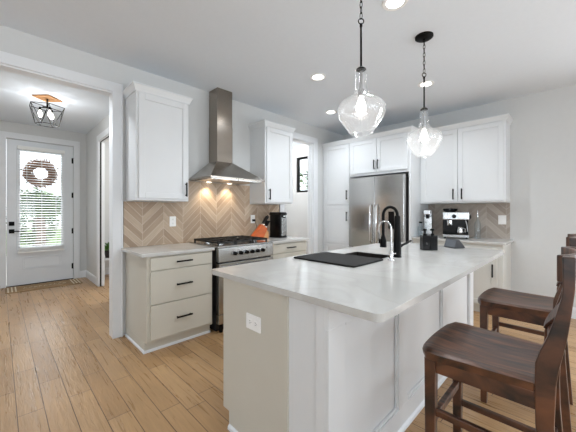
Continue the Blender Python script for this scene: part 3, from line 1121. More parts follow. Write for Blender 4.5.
# tall pantry cabinet: Y 3.34 .. 2.765
pc = thing('pantry_cabinet', 'tall white three-door pantry cabinet in the corner by the refrigerator', 'cabinet', (PF, 3.34, 0), RZ)
W = 0.575
pd = XW - 0.001 - PF
MB().box(0, 0, 0.10, W, pd, 2.465).box(0, 0.06, 0, W, pd, 0.10).build('body', CABW, pc, bevel=0.002)
door(pc, 0.045, W - 0.008, 1.412, 2.448, CABW, W - 0.042, 1.575, 0.16)
door(pc, 0.045, W - 0.008, 0.735, 1.385, CABW, W - 0.042, 1.205, 0.16)
door(pc, 0.045, W - 0.008, 0.125, 0.708, CABW, W - 0.042, 0.54, 0.16)
crown(pc, [(0.0, -0.004), (W - 0.001, -0.004)], 2.46, CABW)
# cabinet over the fridge, with the end panel beside the fridge
oc = thing('fridge_cabinet', 'white two-door cabinet bridging over the stainless refrigerator', 'cabinet', (PF, 2.763, 0), RZ)
W = 1.035
MB().box(0, 0, 1.878, W - 0.03, pd, 2.465).build('body', CABW, oc, bevel=0.002)
door(oc, 0.012, 0.497, 1.918, 2.448, CABW, 0.468, 2.035, 0.15)
door(oc, 0.503, 0.988, 1.918, 2.448, CABW, 0.532, 2.035, 0.15)
MB().box(W - 0.03, -0.004, 0.0, W, pd, 2.465).build('side_panel', CABW, oc, bevel=0.002)
crown(oc, [(0.001, -0.004), (W, -0.004), (W, pd - 0.40)], 2.46, CABW)

# fridge
fr = thing('refrigerator', 'stainless steel french-door refrigerator between white cabinets', 'refrigerator', (4.13, 2.705, 0), RZ)
W = 0.925
MB().box(0.005, 0.075, 0.03, W - 0.005, 0.74, 1.80).box(0.03, 0.1, 0.0, W - 0.03, 0.7, 0.03).build('body', DARK, fr)
for (a, b) in ((0, 0.4605), (0.4645, W)):
    dd = MB().box(a, 0.0, 0.71, b, 0.07, 1.838).build('door', STEELF, fr, bevel=0.008, seg=3)
    s = b - 0.05 if a == 0 else a + 0.05
    MB().tube([(s, 0.0, 0.80), (s, -0.045, 0.83), (s, -0.055, 1.10), (s, -0.045, 1.37), (s, 0.0, 1.40)], 0.013, 10).build('handle', CHROME, dd, smooth=True)
    if a > 0:
        dp = MB().box(a + 0.225, -0.003, 1.03, a + 0.315, 0.004, 1.29).build('water_dispenser', BLKPL, dd, bevel=0.002)
for (z0, z1) in ((0.385, 0.70), (0.06, 0.375)):
    dd = MB().box(0, 0.0, z0, W, 0.07, z1).build('freezer_drawer', STEELF, fr, bevel=0.008, seg=3)
    MB().tube([(0.08, 0, z1 - 0.06), (0.1, -0.05, z1 - 0.06), (W / 2, -0.055, z1 - 0.06), (W - 0.1, -0.05, z1 - 0.06), (W - 0.08, 0, z1 - 0.06)], 0.012, 10).build('handle', CHROME, dd, smooth=True)
for x in (0.06, W - 0.06):
    MB().box(x - 0.05, 0.076, 1.80, x + 0.05, 0.16, 1.842).build('hinge_cover', DARK, fr, bevel=0.004)

# wall cabinet right of fridge: Y 1.725 .. 0.655
wall_cabinet(0, 1.065, 'white two-door wall cabinet above the espresso machine', None, RZ, (4.585, 1.7245, 0),
             zt=2.46, zb=1.41, depth=XW - 0.001 - 4.585, doors=[(0.035, 0.518, 0.468), (0.524, 1.045, 0.575)], sides=(0, 1))
# base cabinet under espresso machine
EF = 4.31
bc = thing('base_cabinet', 'pale grey two-door base cabinet under the espresso machine', 'cabinet', (EF, 1.724, 0), RZ)
W = 1.075
ed = XW - 0.001 - EF
MB().box(0, 0, 0.10, W, ed, 0.883).box(0, 0.06, 0, W, ed, 0.10).build('body', LITGREY, bc, bevel=0.002)
door(bc, 0.03, 0.525, 0.125, 0.835, LITGREY, 0.485, 0.565, 0.16)
door(bc, 0.535, W - 0.055, 0.125, 0.835, LITGREY, W - 0.098, 0.565, 0.16)
tag(MB().prism(rrect(EF - 0.035, 0.618, XW - 0.001, 1.7235, 0.03, 5, (0, 0, 1, 0)), 0.884, 0.914).build('worktop', QUARTZ, bevel=0.003),
    'white stone worktop under the espresso machine', 'worktop')


# ------------------------------------------------------------------ wall plates
def outlet(name, label, loc, rz, w=0.075, hgt=0.118, kind='duplex', group=None):
    o = thing(name, label, 'switch' if kind == 'switch' else 'outlet', loc, rz)
    MB().box(-w / 2, -0.007, -hgt / 2, w / 2, 0, hgt / 2).build('cover_plate', PLASTIC, o, bevel=0.003)
    if kind == 'switch':
        MB().box(-0.017, -0.011, -0.035, 0.017, -0.006, 0.035).build('rocker', PLASTIC, o, bevel=0.002)
    else:
        hz = w > hgt
        for s in (-1, 1):
            cx, cz = (s * 0.024, 0) if hz else (0, s * 0.024)
            so = MB().box(cx - 0.016, -0.0085, cz - 0.016, cx + 0.016, -0.006, cz + 0.016).build('socket', PLASTIC, o, bevel=0.003)
            m = MB()
            for q in (-0.006, 0.006):
                if hz:
                    m.box(cx - 0.006, -0.0092, cz + q - 0.0012, cx + 0.004, -0.008, cz + q + 0.0012)
                else:
                    m.box(cx + q - 0.0012, -0.0092, cz - 0.003, cx + q + 0.0012, -0.008, cz + 0.007)
            m.cyl((cx + (0.010 if hz else 0), -0.0092, cz - (0 if hz else 0.009)), (cx + (0.010 if hz else 0), -0.008, cz - (0 if hz else 0.009)), 0.0022, 8)
            m.build('slots', SLOT, so)
    return o


outlet('wall_outlet', 'white outlet on chevron tile above the three-drawer cabinet worktop', (1.43, YW - 0.0095, 1.175), 0)
outlet('wall_outlet', 'white outlet with a black plug behind the knife block', (2.60, YW - 0.0095, 1.18), 0)
outlet('light_switch', 'white switch plate on the tile beside the espresso machine', (XW - 0.0095, 0.745, 1.175), RZ, 0.09, 0.125, 'switch')
pl = tag(MB().box(2.585, YW - 0.045, 1.148, 2.625, YW - 0.019, 1.178).tube([(2.615, YW - 0.04, 1.15), (2.64, YW - 0.045, 1.10), (2.68, YW - 0.03, 0.98), (2.72, YW - 0.02, 0.9205)], 0.003, 6)
         .build('power_plug', BLKPL), 'black plug and cord in the outlet behind the knife block', 'plug')

# ------------------------------------------------------------------ knife block, knives, coffee maker
kb = thing('knife_block', 'orange stained wooden knife block on the worktop beside the range', 'knife block', (2.555, 3.12, 0.9145), R(-12))
prof = [(-0.13, 0.0), (0.06, 0.0), (0.115, 0.145), (0.035, 0.205)]
MB().prism([(-0.15, 0), (0.03, 0), (0.10, 0.135), (0.025, 0.20)], -0.05, 0.05, 'y').build('block', ORANGE, kb, bevel=0.004)
MB().prism([(0.031, 0), (0.115, 0), (0.115, 0.10), (0.085, 0.105)], -0.05, 0.05, 'y').build('front_step', LWOOD, kb, bevel=0.003)
slant = Vector((0.52, 0, 0.85)).normalized()
nrm = Vector((0.75, 0, -0.65)).normalized()


def knife(i, base, ln, label):
    root = thing('kitchen_knife', label, 'knife', (2.555, 3.12, 0.9145), R(-12), 'knives in the knife block')
    b = Vector(base)
    MB().tube([b + slant * 0.001, b + slant * 0.02], 0.008, 8).build('bolster', CHROME, root)
    MB().tube([b + slant * 0.02, b + slant * ln * .6, b + slant * ln - Vector((0, 0, 0.008))], [0.011, 0.012, 0.010], 10).build('handle', BLKPL, root, smooth=True)


KN = [((0.045, -0.032, 0.186), 0.15, 'black-handled knife in the block row nearest the camera, longest handle'),
      ((0.045, 0.0, 0.186), 0.165, 'black-handled knife standing in the middle of the top row of the block'),
      ((0.045, 0.032, 0.186), 0.155, 'black-handled knife in the top row of the block nearest the tile'),
      ((0.082, -0.030, 0.153), 0.115, 'short black-handled knife in the lower row of the block facing the range front'),
      ((0.082, 0.0, 0.153), 0.115, 'short black-handled knife in the centre of the lower row of the block'),
      ((0.082, 0.030, 0.153), 0.115, 'short black-handled knife in the lower row of the block nearest the tile')]
for i, (b, ln, lab) in enumerate(KN):
    knife(i, b, ln, lab)

cm = thing('coffee_maker', 'tall stainless steel and black coffee maker beside the knife block', 'coffee maker', (2.885, 3.10, 0.9145), R(14))
MB().prism(rrect(-0.078, -0.10, 0.078, 0.10, 0.02, 4), 0.025, 0.325).build('body', BLKPL, cm, smooth=True)
MB().box(-0.06, -0.106, 0.03, 0.07, -0.099, 0.285).build('steel_panel', STEEL, cm, bevel=0.002)
MB().prism(rrect(-0.083, -0.106, 0.083, 0.105, 0.02, 4), 0.0, 0.024).build('base', BLKPL, cm, smooth=True)
MB().prism([(-0.081, 0.326), (0.081, 0.326), (0.077, 0.350), (0.05, 0.366), (-0.05, 0.366), (-0.077, 0.350)], -0.105, 0.105, 'y').build('lid', BLKPL, cm, bevel=0.005)
MB().box(-0.03, -0.122, 0.30, 0.05, -0.105, 0.318).build('handle', CHROME, cm, bevel=0.003)

# ------------------------------------------------------------------ island
IX0, IX1, IY0, IY1, IZ = 0.950, 3.36, 0.492, 1.645, 0.925
isl = thing('kitchen_island', 'white and greige kitchen island with panelled seating side', 'island', (0, 0, 0))
BX0, BX1, BY0, BY1, BT = 0.972, 3.315, 0.735, 1.535, IZ - 0.0315
SX0, SX1, SY0, SY1 = 1.62, 2.315, 1.075, 1.435      # sink hole
# carcass of greige sink cabinets as boards (hollow under the sink)
m = MB()
m.box(BX0 + 0.014, BY1 - 0.02, 0.10, BX1 - 0.014, BY1, BT).box(BX0 + 0.014, 0.98, 0.0, BX1 - 0.014, 0.99, BT)
m.box(BX0 + 0.014, 0.99, 0.10, BX1 - 0.014, BY1 - 0.02, 0.12).box(BX0 + 0.014, 0.99, 0.0, BX1 - 0.014, BY1 - 0.065, 0.10)
m.build('carcass', GREIGE, isl)
MB().prism([(0.980, 0.0), (BY1 - 0.06, 0.0), (BY1 - 0.06, 0.10), (BY1, 0.10), (BY1, BT), (0.980, BT)], BX0, BX0 + 0.014, 'x').build('end_panel', GREIGE, isl, bevel=0.0015)
MB().prism([(0.980, 0.0), (BY1 - 0.06, 0.0), (BY1 - 0.06, 0.10), (BY1, 0.10), (BY1, BT), (0.980, BT)], BX1 - 0.014, BX1, 'x').build('end_panel', GREIGE, isl, bevel=0.0015)
tk = [(BX0 + 0.02 + k * ((BX1 - BX0 - 0.04) / 4)) for k in range(5)]
for k in range(4):
    dd = MB()
    a, b = tk[k] + 0.004, tk[k + 1] - 0.004
    y = BY1 + 0.0005
    dd.box(a, y, 0.125, a + 0.058, y + 0.02, BT - 0.02).box(b - 0.058, y, 0.125, b, y + 0.02, BT - 0.02).box(a + 0.058, y, 0.125, b - 0.058, y + 0.02, 0.183).box(a + 0.058, y, BT - 0.078, b - 0.058, y + 0.02, BT - 0.02).box(a + 0.058, y, 0.183, b - 0.058, y + 0.01, BT - 0.078)
    d = dd.build('door', GREIGE, isl, bevel=0.002)
    xh = b - 0.03 if k % 2 == 0 else a + 0.03
    MB().box(xh - .005, y + 0.044, 0.68, xh + .005, y + 0.055, 0.83).box(xh - .004, y + 0.02, 0.69, xh + .004, y + 0.046, 0.70).box(xh - .004, y + 0.02, 0.81, xh + .004, y + 0.046, 0.82).build('handle', BLACK, d)
# white knee wall: ends and panelled long side
m = MB().box(BX0 + 0.010, BY0 + 0.0205, 0.0, BX1 - 0.010, 0.979, BT)
m.build('knee_wall', CABW, isl)
m = MB()
pt = 0.012
stiles = [(BX0, 1.09), (1.64, 1.765), (2.41, 2.535), (3.195, BX1)]
yA, yB = BY0, BY0 + 0.020
for a, b in stiles:
    m.box(a, yA, 0.14, b, yB, BT - 0.10)
m.box(BX0, yA, 0.0, BX1, yB, 0.14).box(BX0, yA, BT - 0.10, BX1, yB, BT)
# end returns
for xa, xb in ((BX0, BX0 + 0.0099), (BX1 - 0.0099, BX1)):
    m.box(xa, yB, 0.0, xb, 0.805, BT)
m.build('panel_frame', CABW, isl, bevel=0.002)
m = MB()
for (a, b) in ((1.09, 1.64), (1.765, 2.41), (2.535, 3.195)):
    z0, z1 = 0.14, BT - 0.10
    w = 0.016
    m.box(a, yA + 0.006, z0, a + w, yB, z1).box(b - w, yA + 0.006, z0, b, yB, z1).box(a + w, yA + 0.006, z0, b - w, yB, z0 + w).box(a + w, yA + 0.006, z1 - w, b - w, yB, z1)
m.build('panel_bead', CABW, isl, bevel=0.004)
MB().sweep([(BX0, 1.47), (BX0, BY0), (BX1, BY0), (BX1, 1.47)], [(0, 0.0005), (0.013, 0.0005), (0.011, 0.018), (0, 0.028)]).build('shoe_moulding', TRIM, isl)

ic = MB().slab_hole(rrect(IX0, IY0, IX1, IY1, 0.035, 6, (0.4, 0.4, 1, 1)), rrect(SX0, SY0, SX1, SY1, 0.002, 2), IZ - 0.031, IZ)
tag(ic.build('worktop', QUARTZ, bevel=0.0035), 'long white stone island worktop with the sink cut into it', 'worktop')
outlet('wall_outlet', 'white outlet plate on the greige end of the island', (BX0 - 0.0005, 1.235, 0.692), RZ, 0.122, 0.082)

# sink
sk = thing('sink', 'dark steel sink set into the island worktop', 'sink', (0, 0, 0))
m = MB()
zb = 0.70
t = 0.007
a0, a1, b0, b1 = SX0 + 0.0025, SX1 - 0.0025, SY0 + 0.0025, SY1 - 0.0025
zt = IZ - 0.001
m.box(a0, b0, zb, a1, b1, zb + t)
m.box(a0, b0, zb + t, a0 + t, b1, zt).box(a1 - t, b0, zb + t, a1, b1, zt)
m.box(a0 + t, b0, zb + t, a1 - t, b0 + t, zt).box(a0 + t, b1 - t, zb + t, a1 - t, b1, zt)
m.build('basin', SINKM, sk)
MB().lathe([(0.055, zb + t + 0.0005), (0.055, zb + t + 0.004), (0.03, zb + t + 0.002)], ((SX0 + SX1) / 2, SY1 - 0.12, 0), 20).build('drain', CHROME, sk)
tag(MB().prism(rrect(1.625, 1.025, 2.03, 1.575, 0.012, 3), IZ + 0.0005, IZ + 0.0125).build('sink_cover', MATM, bevel=0.003), 'flat dark grey board lying over part of the island sink', 'board')

# kitchen faucet
fa = thing('kitchen_faucet', 'matte black gooseneck pull-down kitchen faucet at the island sink', 'faucet', (2.255, 1.025, IZ))
MB().lathe([(0.032, 0.0005), (0.032, 0.008), (0.030, 0.012), (0.0295, 0.08), (0.026, 0.2), (0.0225, 0.325), (0.018, 0.332)], seg=20).build('body', BLACK, fa, smooth=True)
pts = [(0, 0, 0.32)]
rd_ = 0.06
for i in range(13):
    a = PI * i / 12
    pts.append((0.0, rd_ - rd_ * math.cos(a), 0.335 + 0.066 * math.sin(a)))
pts.append((0.0, 2 * rd_, 0.16))
MB().tube(pts, 0.012, 12).build('spout', BLACK, fa, smooth=True)
MB().cyl((0, 2 * rd_, 0.125), (0, 2 * rd_, 0.17), 0.025, 16, 0.013).cyl((0, 2 * rd_, 0.07), (0, 2 * rd_, 0.125), 0.027, 16, 0.025).box(-0.009, 2 * rd_ + 0.018, 0.10, 0.009, 2 * rd_ + 0.036, 0.135).build('spray_head', BLACK, fa, smooth=True)
MB().cyl((0.02, 0, 0.085), (0.05, -0.01, 0.09), 0.014, 12).tube([(0.045, -0.01, 0.09), (0.09, -0.03, 0.105), (0.145, -0.05, 0.125)], [0.009, 0.009, 0.007], 10).build('lever', BLACK, fa, smooth=True)
# filter tap
ft = thing('filter_tap', 'slim chrome gooseneck water filter tap beside the black faucet', 'faucet', (2.085, 0.995, IZ))
pts = [(0, 0, 0.02), (0, 0, 0.22)]
for i in range(1, 13):
    a = PI * i / 12 * 0.95
    pts.append((-0.0, 0.05 - 0.05 * math.cos(a), 0.235 + 0.055 * math.sin(a)))
pts.append((0, 0.105, 0.205))
MB().tube(pts, 0.0062, 10).build('spout', CHROME, ft, smooth=True)
MB().lathe([(0.024, 0.0005), (0.022, 0.008), (0.015, 0.012), (0.014, 0.06), (0.008, 0.07)], seg=16).build('base', CHROME, ft, smooth=True)
MB().tube([(0, 0, 0.045), (0.03, -0.02, 0.05)], 0.005, 8).build('lever', CHROME, ft)

# soap dispensers
for i, (x, y, lab) in enumerate(((2.861, 1.031, 'square black soap dispenser nearer the faucet on the island'), (2.911, 0.981, 'square black soap dispenser nearer the smart display on the island'))):
    s = thing('soap_dispenser', lab, 'soap dispenser', (x, y, IZ + 0.0005), R(-45), 'black soap dispensers on the island')
    MB().box(-0.034, -0.034, 0, 0.034, 0.034, 0.138).build('bottle', BLKPL, s, bevel=0.004)
    pu = MB().cyl((0, 0, 0.1385), (0, 0, 0.155), 0.016, 14).cyl((0, 0, 0.155), (0, 0, 0.185), 0.007, 10).cyl((0, 0, 0.183), (0, 0, 0.20), 0.016, 12).tube([(0, 0, 0.192), (0.0, 0.03, 0.192), (0, 0.042, 0.184)], 0.006, 8).build('pump', BLACK, s)
    if i == 0:
        MB().box(-0.006, -0.0348, 0.058, 0.012, -0.0338, 0.062).box(-0.006, -0.0348, 0.068, 0.006, -0.0338, 0.071).build('label_mark', SLOT, s)

# smart display wedge
sd = thing('smart_display', 'dark grey wedge-shaped smart display on the far end of the island', 'smart display', (3.275, 0.885, IZ + 0.0005), R(-122))
MB().prism([(-0.075, 0.0), (0.05, 0.0), (0.047, 0.012), (-0.022, 0.088), (-0.045, 0.088)], -0.075, 0.075, 'x').build('body', SLATE, sd, bevel=0.006)
sdir = Vector((-0.022, 0.088)) - Vector((-0.045, 0.088))
m = MB()
m.hull8([(-0.066, -0.0705, 0.010), (0.066, -0.0705, 0.010), (0.066, -0.0485, 0.076), (-0.066, -0.0485, 0.076),
         (-0.066, -0.074, 0.011), (0.066, -0.074, 0.011), (0.066, -0.0505, 0.077), (-0.066, -0.0505, 0.077)])
m.build('screen', SCREEN, sd)

# ------------------------------------------------------------------ espresso corner
WT = 0.9145
em = thing('espresso_machine', 'stainless steel espresso machine with black portafilter on the worktop', 'espresso machine', (4.60, 1.245, WT), R(-72))
MB().box(-0.155, -0.15, 0.018, 0.155, 0.15, 0.055).build('base', STEEL, em, bevel=0.004)
MB().box(-0.155, 0.0, 0.055, 0.155, 0.15, 0.285).build('column', BLKPL, em, bevel=0.004)
MB().box(-0.16, -0.13, 0.262, 0.16, 0.152, 0.365).build('head', STEEL, em, bevel=0.008)
MB().box(-0.145, -0.148, 0.056, 0.145, -0.002, 0.064).build('drip_tray', BLACK, em)
MB().lathe([(0.06, 0.366), (0.085, 0.385), (0.095, 0.41), (0.09, 0.418)], (-0.06, 0.03, 0), 18).build('bean_hopper', BLKPL, em, smooth=True)
MB().cyl((-0.02, -0.131, 0.308), (-0.02, -0.127, 0.308), 0.028, 20).build('pressure_gauge', BLKPL, em)
for x in (-0.12, -0.085, 0.05, 0.085, 0.12):
    MB().cyl((x, -0.137, 0.305), (x, -0.129, 0.305), 0.011, 12).build('button', CHROME, em)
MB().cyl((-0.07, -0.075, 0.215), (-0.07, -0.075, 0.25), 0.036, 18).build('group_head', CHROME, em, smooth=True)
pf = MB().cyl((-0.07, -0.075, 0.185), (-0.07, -0.075, 0.214), 0.033, 18).build('portafilter', CHROME, em, smooth=True)
MB().tube([(-0.07, -0.108, 0.20), (-0.07, -0.16, 0.195), (-0.07, -0.21, 0.185)], [0.010, 0.013, 0.013], 10).build('handle', BLKPL, pf, smooth=True)
MB().tube([(0.12, -0.10, 0.25), (0.135, -0.115, 0.19), (0.14, -0.13, 0.10)], 0.005, 8).build('steam_wand', CHROME, em, smooth=True)
MB().cyl((0.161, -0.05, 0.30), (0.185, -0.05, 0.30), 0.026, 16).build('steam_knob', BLKPL, em)
for sx in (-0.13, 0.13):
    for sy in (-0.12, 0.12):
        MB().cyl((sx, sy, 0), (sx, sy, 0.018), 0.014, 10).build('foot', BLKPL, em)
MB().box(0.1555, -0.02, 0.056, 0.158, 0.14, 0.27).build('side_trim', BLKPL, em)
jug = thing('milk_jug', 'small steel milk jug standing on the espresso machine drip tray', 'jug', (4.60, 1.245, WT), R(-72))
MB().lathe([(0.036, 0.0645), (0.040, 0.075), (0.038, 0.11), (0.030, 0.14), (0.034, 0.155), (0.031, 0.155), (0.028, 0.14)], (0.055, -0.08, 0), 20).build('vessel', CHROME, jug, smooth=True)
MB().tube([(0.085, -0.10, 0.145), (0.115, -0.12, 0.14), (0.113, -0.118, 0.09), (0.092, -0.104, 0.085)], 0.005, 8).build('handle', CHROME, jug)
sm = thing('sparkling_water_maker', 'slim steel and black drink maker standing by the refrigerator panel', 'drink maker', (4.60, 1.615, WT), R(-80))
MB().box(-0.055, -0.01, 0.02, 0.055, 0.09, 0.40).build('column', STEEL, sm, bevel=0.01)
MB().box(-0.06, -0.12, 0.0, 0.06, 0.095, 0.02).build('base', BLKPL, sm, bevel=0.004)
MB().box(-0.05, -0.10, 0.33, 0.05, -0.01, 0.40).build('head', STEEL, sm, bevel=0.01)
MB().cyl((0, -0.05, 0.27), (0, -0.05, 0.33), 0.02, 14).box(-0.056, -0.012, 0.30, 0.056, -0.0105, 0.315).build('nozzle', BLKPL, sm)
for i, (x, y, lab) in enumerate(((4.47, 1.685, 'small clear glass bottle with dark cap nearest the refrigerator panel'), (4.42, 1.64, 'small clear glass bottle with dark cap in front of the drink maker'))):
    b = thing('glass_bottle', lab, 'bottle', (x, y, WT), 0, 'clear bottles beside the drink maker')
    MB().lathe([(0.026, 0), (0.028, 0.01), (0.028, 0.13), (0.012, 0.17), (0.011, 0.2)], seg=18).build('vessel', CLEARG, b, smooth=True)
    MB().cyl((0, 0, 0.2005), (0, 0, 0.225), 0.013, 12).build('cap', BLKPL, b)
tb = thing('water_bottle', 'tall clear glass bottle with a steel neck beside the espresso machine', 'bottle', (4.66, 0.985, WT))
MB().lathe([(0.036, 0), (0.038, 0.012), (0.038, 0.20), (0.030, 0.235), (0.014, 0.27), (0.012, 0.30)], seg=20).build('vessel', CLEARG, tb, smooth=True)
MB().lathe([(0.013, 0.3005), (0.014, 0.32), (0.009, 0.33), (0.006, 0.385), (0.003, 0.39)], seg=14).build('pourer', CHROME, tb, smooth=True)


# ------------------------------------------------------------------ pendants
def make_pendant(loc, label):
    p = thing('pendant_light', label, 'pendant light', loc, group='seeded glass pendants over the island')
    top = ZC - loc[2]
    MB().lathe([(0.074, top - 0.0005), (0.074, top - 0.012), (0.060, top - 0.022), (0.012, top - 0.026), (0.012, top - 0.04)], seg=28).build('canopy', BLACK, p, smooth=True)
    m = MB()
    zt, zb = top - 0.04, 0.725
    nl = 8
    for k in range(nl):
        zc = zb + (zt - zb) * (k + 0.5) / nl
        hl = (zt - zb) / nl * 0.64
        pts = []
        for i in range(14):
            a = 2 * PI * i / 14
            u, v = 0.008 * math.cos(a), hl * math.sin(a)
            pts.append((u, 0, zc + v) if k % 2 else (0, u, zc + v))
        m.tube(pts, 0.0026, 6, closed=True)
    m.build('chain', BLACK, p)
    m = MB()
    pts = [(0.017 * math.cos(2 * PI * i / 16) * .7, 0.017 * math.cos(2 * PI * i / 16) * -.7, 0.708 + 0.017 * math.sin(2 * PI * i / 16)) for i in range(16)]
    m.tube(pts, 0.0035, 6, closed=True)
    m.cyl((0, 0, 0.675), (0, 0, 0.692), 0.009, 12)
    m.build('ring', BLACK, p)
    MB().cyl((0, 0, 0.40), (0, 0, 0.676), 0.0065, 10).build('rod', BLACK, p)
    MB().lathe([(0.0, 0.424), (0.012, 0.422), (0.030, 0.408), (0.031, 0.402), (0.0, 0.4015)][::-1], seg=24, cap0=False, cap1=False).build('cap', BLACK, p, smooth=True)
    prof = [(0.034, 0.40), (0.033, 0.37), (0.033, 0.32), (0.038, 0.28), (0.052, 0.247), (0.078, 0.226), (0.118, 0.205), (0.139, 0.182), (0.1485, 0.155), (0.144, 0.122), (0.129, 0.09), (0.110, 0.062), (0.086, 0.028), (0.070, 0.006), (0.064, 0.0)]
    inner = [(r - 0.003, z) for r, z in prof]
    ring = prof + inner[::-1] + [prof[0]]
    MB().lathe(ring, seg=40, cap0=False, cap1=False).build('shade', SEEDED, p, smooth=True, angle=80)
    MB().cyl((0, 0, 0.27), (0, 0, 0.40), 0.010, 12).cyl((0, 0, 0.235), (0, 0, 0.28), 0.018, 14).build('socket', STEEL, p, smooth=True)
    MB().lathe([(0.012, 0.235), (0.014, 0.222), (0.028, 0.185), (0.032, 0.16), (0.026, 0.138), (0.008, 0.126)], seg=20).build('bulb', BULB, p, smooth=True)
    return p


PEND = [(1.609, 0.965, 1.775), (2.63, 0.955, 1.775)]
p0 = make_pendant(PEND[0], 'clear glass bell pendant light over the island end by the grey board')
dup(p0, PEND[1], label='clear glass bell pendant light over the island end by the soap dispensers')
for x, y, z in PEND:
    light('pendant_lamp', 'POINT', (x, y, z + 0.10), 4, (0.98, 0.98, 0.97), 0.03)

# ------------------------------------------------------------------ recessed ceiling lights
CANS = []
cth = R(45.1)
for px, py, lab in ((395, 2, 'round recessed ceiling light above the island near the first pendant chain'), (318, 77, 'round recessed ceiling light over the aisle before the range wall'),
                    (331, 112, 'round recessed ceiling light over the floor by the pantry doorway'), (426, 84, 'round recessed ceiling light behind the second pendant rod')):
    d = 290.0 * (ZC - 1.29) / (211.5 - py)
    u = (px - 288) / 290.0
    CANS.append((d * (math.cos(cth) + u * math.sin(cth)), d * (math.sin(cth) - u * math.cos(cth)), lab))
for i, (x, y) in enumerate(((0.15, 3.80), (-2.2, -1.2), (0.2, -1.2), (2.6, -1.2), (-1.0, -3.2), (1.6, -3.2), (3.9, -2.2))):  # unseen cans added to light the great room and entry
    CANS.append((x, y, 'round recessed ceiling light out of the photo, %s' % ('just inside the entry opening', 'over the side windows', 'behind the viewer', 'behind the stools', 'by the first back window', 'by the middle back window', 'by the fridge wall end')[i]))
c0 = None
for x, y, lab in CANS:
    if c0 is None:
        c0 = thing('recessed_light', lab, 'ceiling light', (x, y, ZC), group='recessed lights in the kitchen ceiling')
        MB().lathe([(0.062, -0.004), (0.088, -0.006), (0.092, -0.0005), (0.062, -0.0005), (0.062, -0.004)], seg=32, cap0=False, cap1=False).build('trim_ring', PLASTIC, c0, smooth=True)
        MB().cyl((0, 0, -0.0035), (0, 0, -0.0008), 0.062, 32).build('lens', CAN, c0)
    else:
        dup(c0, (x, y, ZC), label=lab)
    light('recessed_lamp', 'SPOT', (x, y, ZC - 0.012), 100 if y > 3.5 else 48 if y > 0 else 22, (0.93, 1.0, 1.07), 0.06, spot=R(150), blend=0.7)
light('side_room_lamp', 'POINT', (2.2, 5.2, 2.3), 40, (1, 0.97, 0.93), 0.2)  # added fill for the side room, no fixture modelled
light('pantry_lamp', 'POINT', (4.0, 4.2, 2.6), 36, (1, 0.98, 0.96), 0.1)  # fill added to brighten the pantry, without a fixture


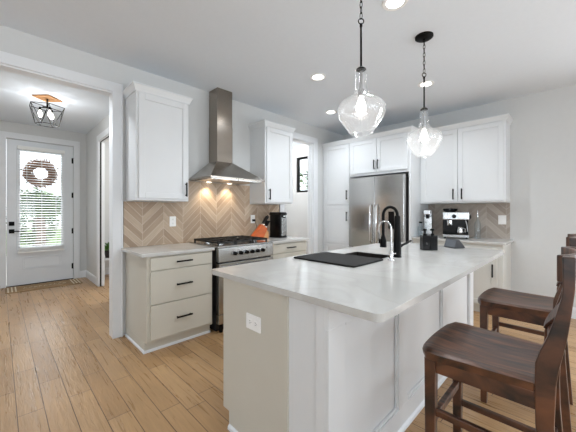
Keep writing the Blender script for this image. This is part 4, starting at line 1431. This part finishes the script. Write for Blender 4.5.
# ------------------------------------------------------------------ counter stools
def make_stool(loc, label):
    s = thing('counter_stool', label, 'stool', loc, group='dark wood counter stools at the island')
    # saddle seat
    m = MB()
    nu, nv = 18, 14
    top, bot = [], []
    for j in range(nv + 1):
        v = j / nv
        y = -0.19 + 0.385 * v
        hw = 0.208 + 0.030 * min(1, v * 1.15)
        if v > 0.90:
            hw -= 0.05 * ((v - 0.90) / 0.10) ** 2.0
        rt, rb = [], []
        for i in range(nu + 1):
            u = -1 + 2 * i / nu
            bow = 0.012 * (1 - u * u) * max(0, (v - 0.6) / 0.4)
            sc = 0.020 * max(0, 1 - (abs(u) ** 2.2)) * math.sin(PI * min(1, 0.12 + v * 0.85)) ** 0.8
            edge = 0.010 * max(0, (abs(u) - 0.88) / 0.12) ** 2 + 0.012 * max(0, (v - 0.9) / 0.1) ** 2
            rt.append(m.bm.verts.new((u * hw, y + bow, 0.700 - sc - edge)))
            rb.append(m.bm.verts.new((u * hw * 0.985, (y + bow) * 0.99, 0.660)))
        top.append(rt)
        bot.append(rb)
    for j in range(nv):
        for i in range(nu):
            m.bm.faces.new((top[j][i], top[j][i + 1], top[j + 1][i + 1], top[j + 1][i]))
            m.bm.faces.new((bot[j][i], bot[j + 1][i], bot[j + 1][i + 1], bot[j][i + 1]))
    for j in range(nv):
        for i in (0, nu):
            m.bm.faces.new((top[j][i], top[j + 1][i], bot[j + 1][i], bot[j][i]))
    for i in range(nu):
        for j in (0, nv):
            m.bm.faces.new((top[j][i], top[j][i + 1], bot[j][i + 1], bot[j][i]))
    m.build('seat', STOOLM, s, smooth=True, angle=50)
    # front legs
    for sx in (-1, 1):
        x = sx * 0.196
        m = MB()
        a, b = 0.022, 0.018
        m.hull8([(x - b, 0.155 - b, 0), (x + b, 0.155 - b, 0), (x + b, 0.155 + b, 0), (x - b, 0.155 + b, 0), (x - a, 0.155 - a, 0.659), (x + a, 0.155 - a, 0.659), (x + a, 0.155 + a, 0.659), (x - a, 0.155 + a, 0.659)])
        m.build('leg', STOOLM, s, bevel=0.004)
    # rear posts: sawn curve from floor to crest
    front = [(-0.236, 0.0), (-0.215, 0.22), (-0.197, 0.45), (-0.192, 0.56), (-0.190, 0.70), (-0.192, 0.765), (-0.205, 0.81), (-0.223, 0.86), (-0.243, 0.933), (-0.258, 1.00), (-0.262, 1.04), (-0.260, 1.14)]
    back = [(-0.272, 0.0), (-0.258, 0.22), (-0.243, 0.45), (-0.241, 0.56), (-0.246, 0.70), (-0.254, 0.765), (-0.263, 0.81), (-0.272, 0.86), (-0.281, 0.933), (-0.288, 1.00), (-0.292, 1.04), (-0.294, 1.14)]
    for sx in (-1, 1):
        x = sx * 0.192
        MB().prism(front + back[::-1], x - 0.019, x + 0.019, 'x').build('rear_post', STOOLM, s, bevel=0.004)
    # aprons
    m = MB()
    m.box(-0.175, 0.140, 0.598, 0.175, 0.162, 0.659).box(-0.174, -0.222, 0.598, 0.174, -0.200, 0.659)
    for sx in (-1, 1):
        x = sx * 0.194
        m.box(x - 0.011, -0.196, 0.598, x + 0.011, 0.134, 0.659)
    m.build('apron', STOOLM, s, bevel=0.002)
    # stretchers
    MB().box(-0.178, 0.142, 0.365, 0.178, 0.166, 0.400).build('footrest', STOOLM, s, bevel=0.003)
    for sx in (-1, 1):
        x = sx * 0.194
        for z in (0.272, 0.412):
            MB().box(x - 0.010, -0.205, z, x + 0.010, 0.136, z + 0.03).build('stretcher', STOOLM, s, bevel=0.003)
    MB().box(-0.172, -0.236, 0.33, 0.172, -0.216, 0.36).build('stretcher', STOOLM, s, bevel=0.003)
    # crest rail bowed backwards
    n = 12
    pts = [(0.1725 * (-1 + 2 * i / n), -0.254 - 0.048 * (1 - (-1 + 2 * i / n) ** 2), 1.095) for i in range(n + 1)]
    MB().tube(pts, 0.01, up=(0, 0, 1), flat=(0.022, 0.092)).build('crest_rail', STOOLM, s, bevel=0.004)
    # lower back rail
    pts = [(0.1725 * (-1 + 2 * i / n), -0.212 - 0.012 * (1 - (-1 + 2 * i / n) ** 2), 0.775) for i in range(n + 1)]
    MB().tube(pts, 0.01, up=(0, 0, 1), flat=(0.022, 0.05)).build('lower_rail', STOOLM, s, bevel=0.003)
    # crossed slats that follow the curve of the posts
    fz = lambda z: next(a[0] + (b[0] - a[0]) * (z - a[1]) / (b[1] - a[1]) for a, b in zip(front, front[1:]) if a[1] <= z <= b[1])
    for sx in (-1, 1):
        pts = []
        for i in range(n + 1):
            t = i / n
            z = 0.79 + 0.265 * t
            x = sx * 0.158 * math.cos(PI * t)
            y = fz(z) - 0.004 - 0.034 * (1 - (1 - 2 * t) ** 2) * t + (0.0065 if sx > 0 else -0.0065)
            pts.append((x, y, z))
        MB().tube(pts, 0.01, up=(0, 1, 0), flat=(0.042, 0.013)).build('cross_slat', STOOLM, s, bevel=0.002)
    return s


s0 = make_stool((1.53, 0.30, 0), 'dark brown x-back wooden counter stool nearest the camera at the island')
dup(s0, (2.53, 0.30, 0), label='dark brown x-back wooden counter stool farther along the island by the fridge wall')
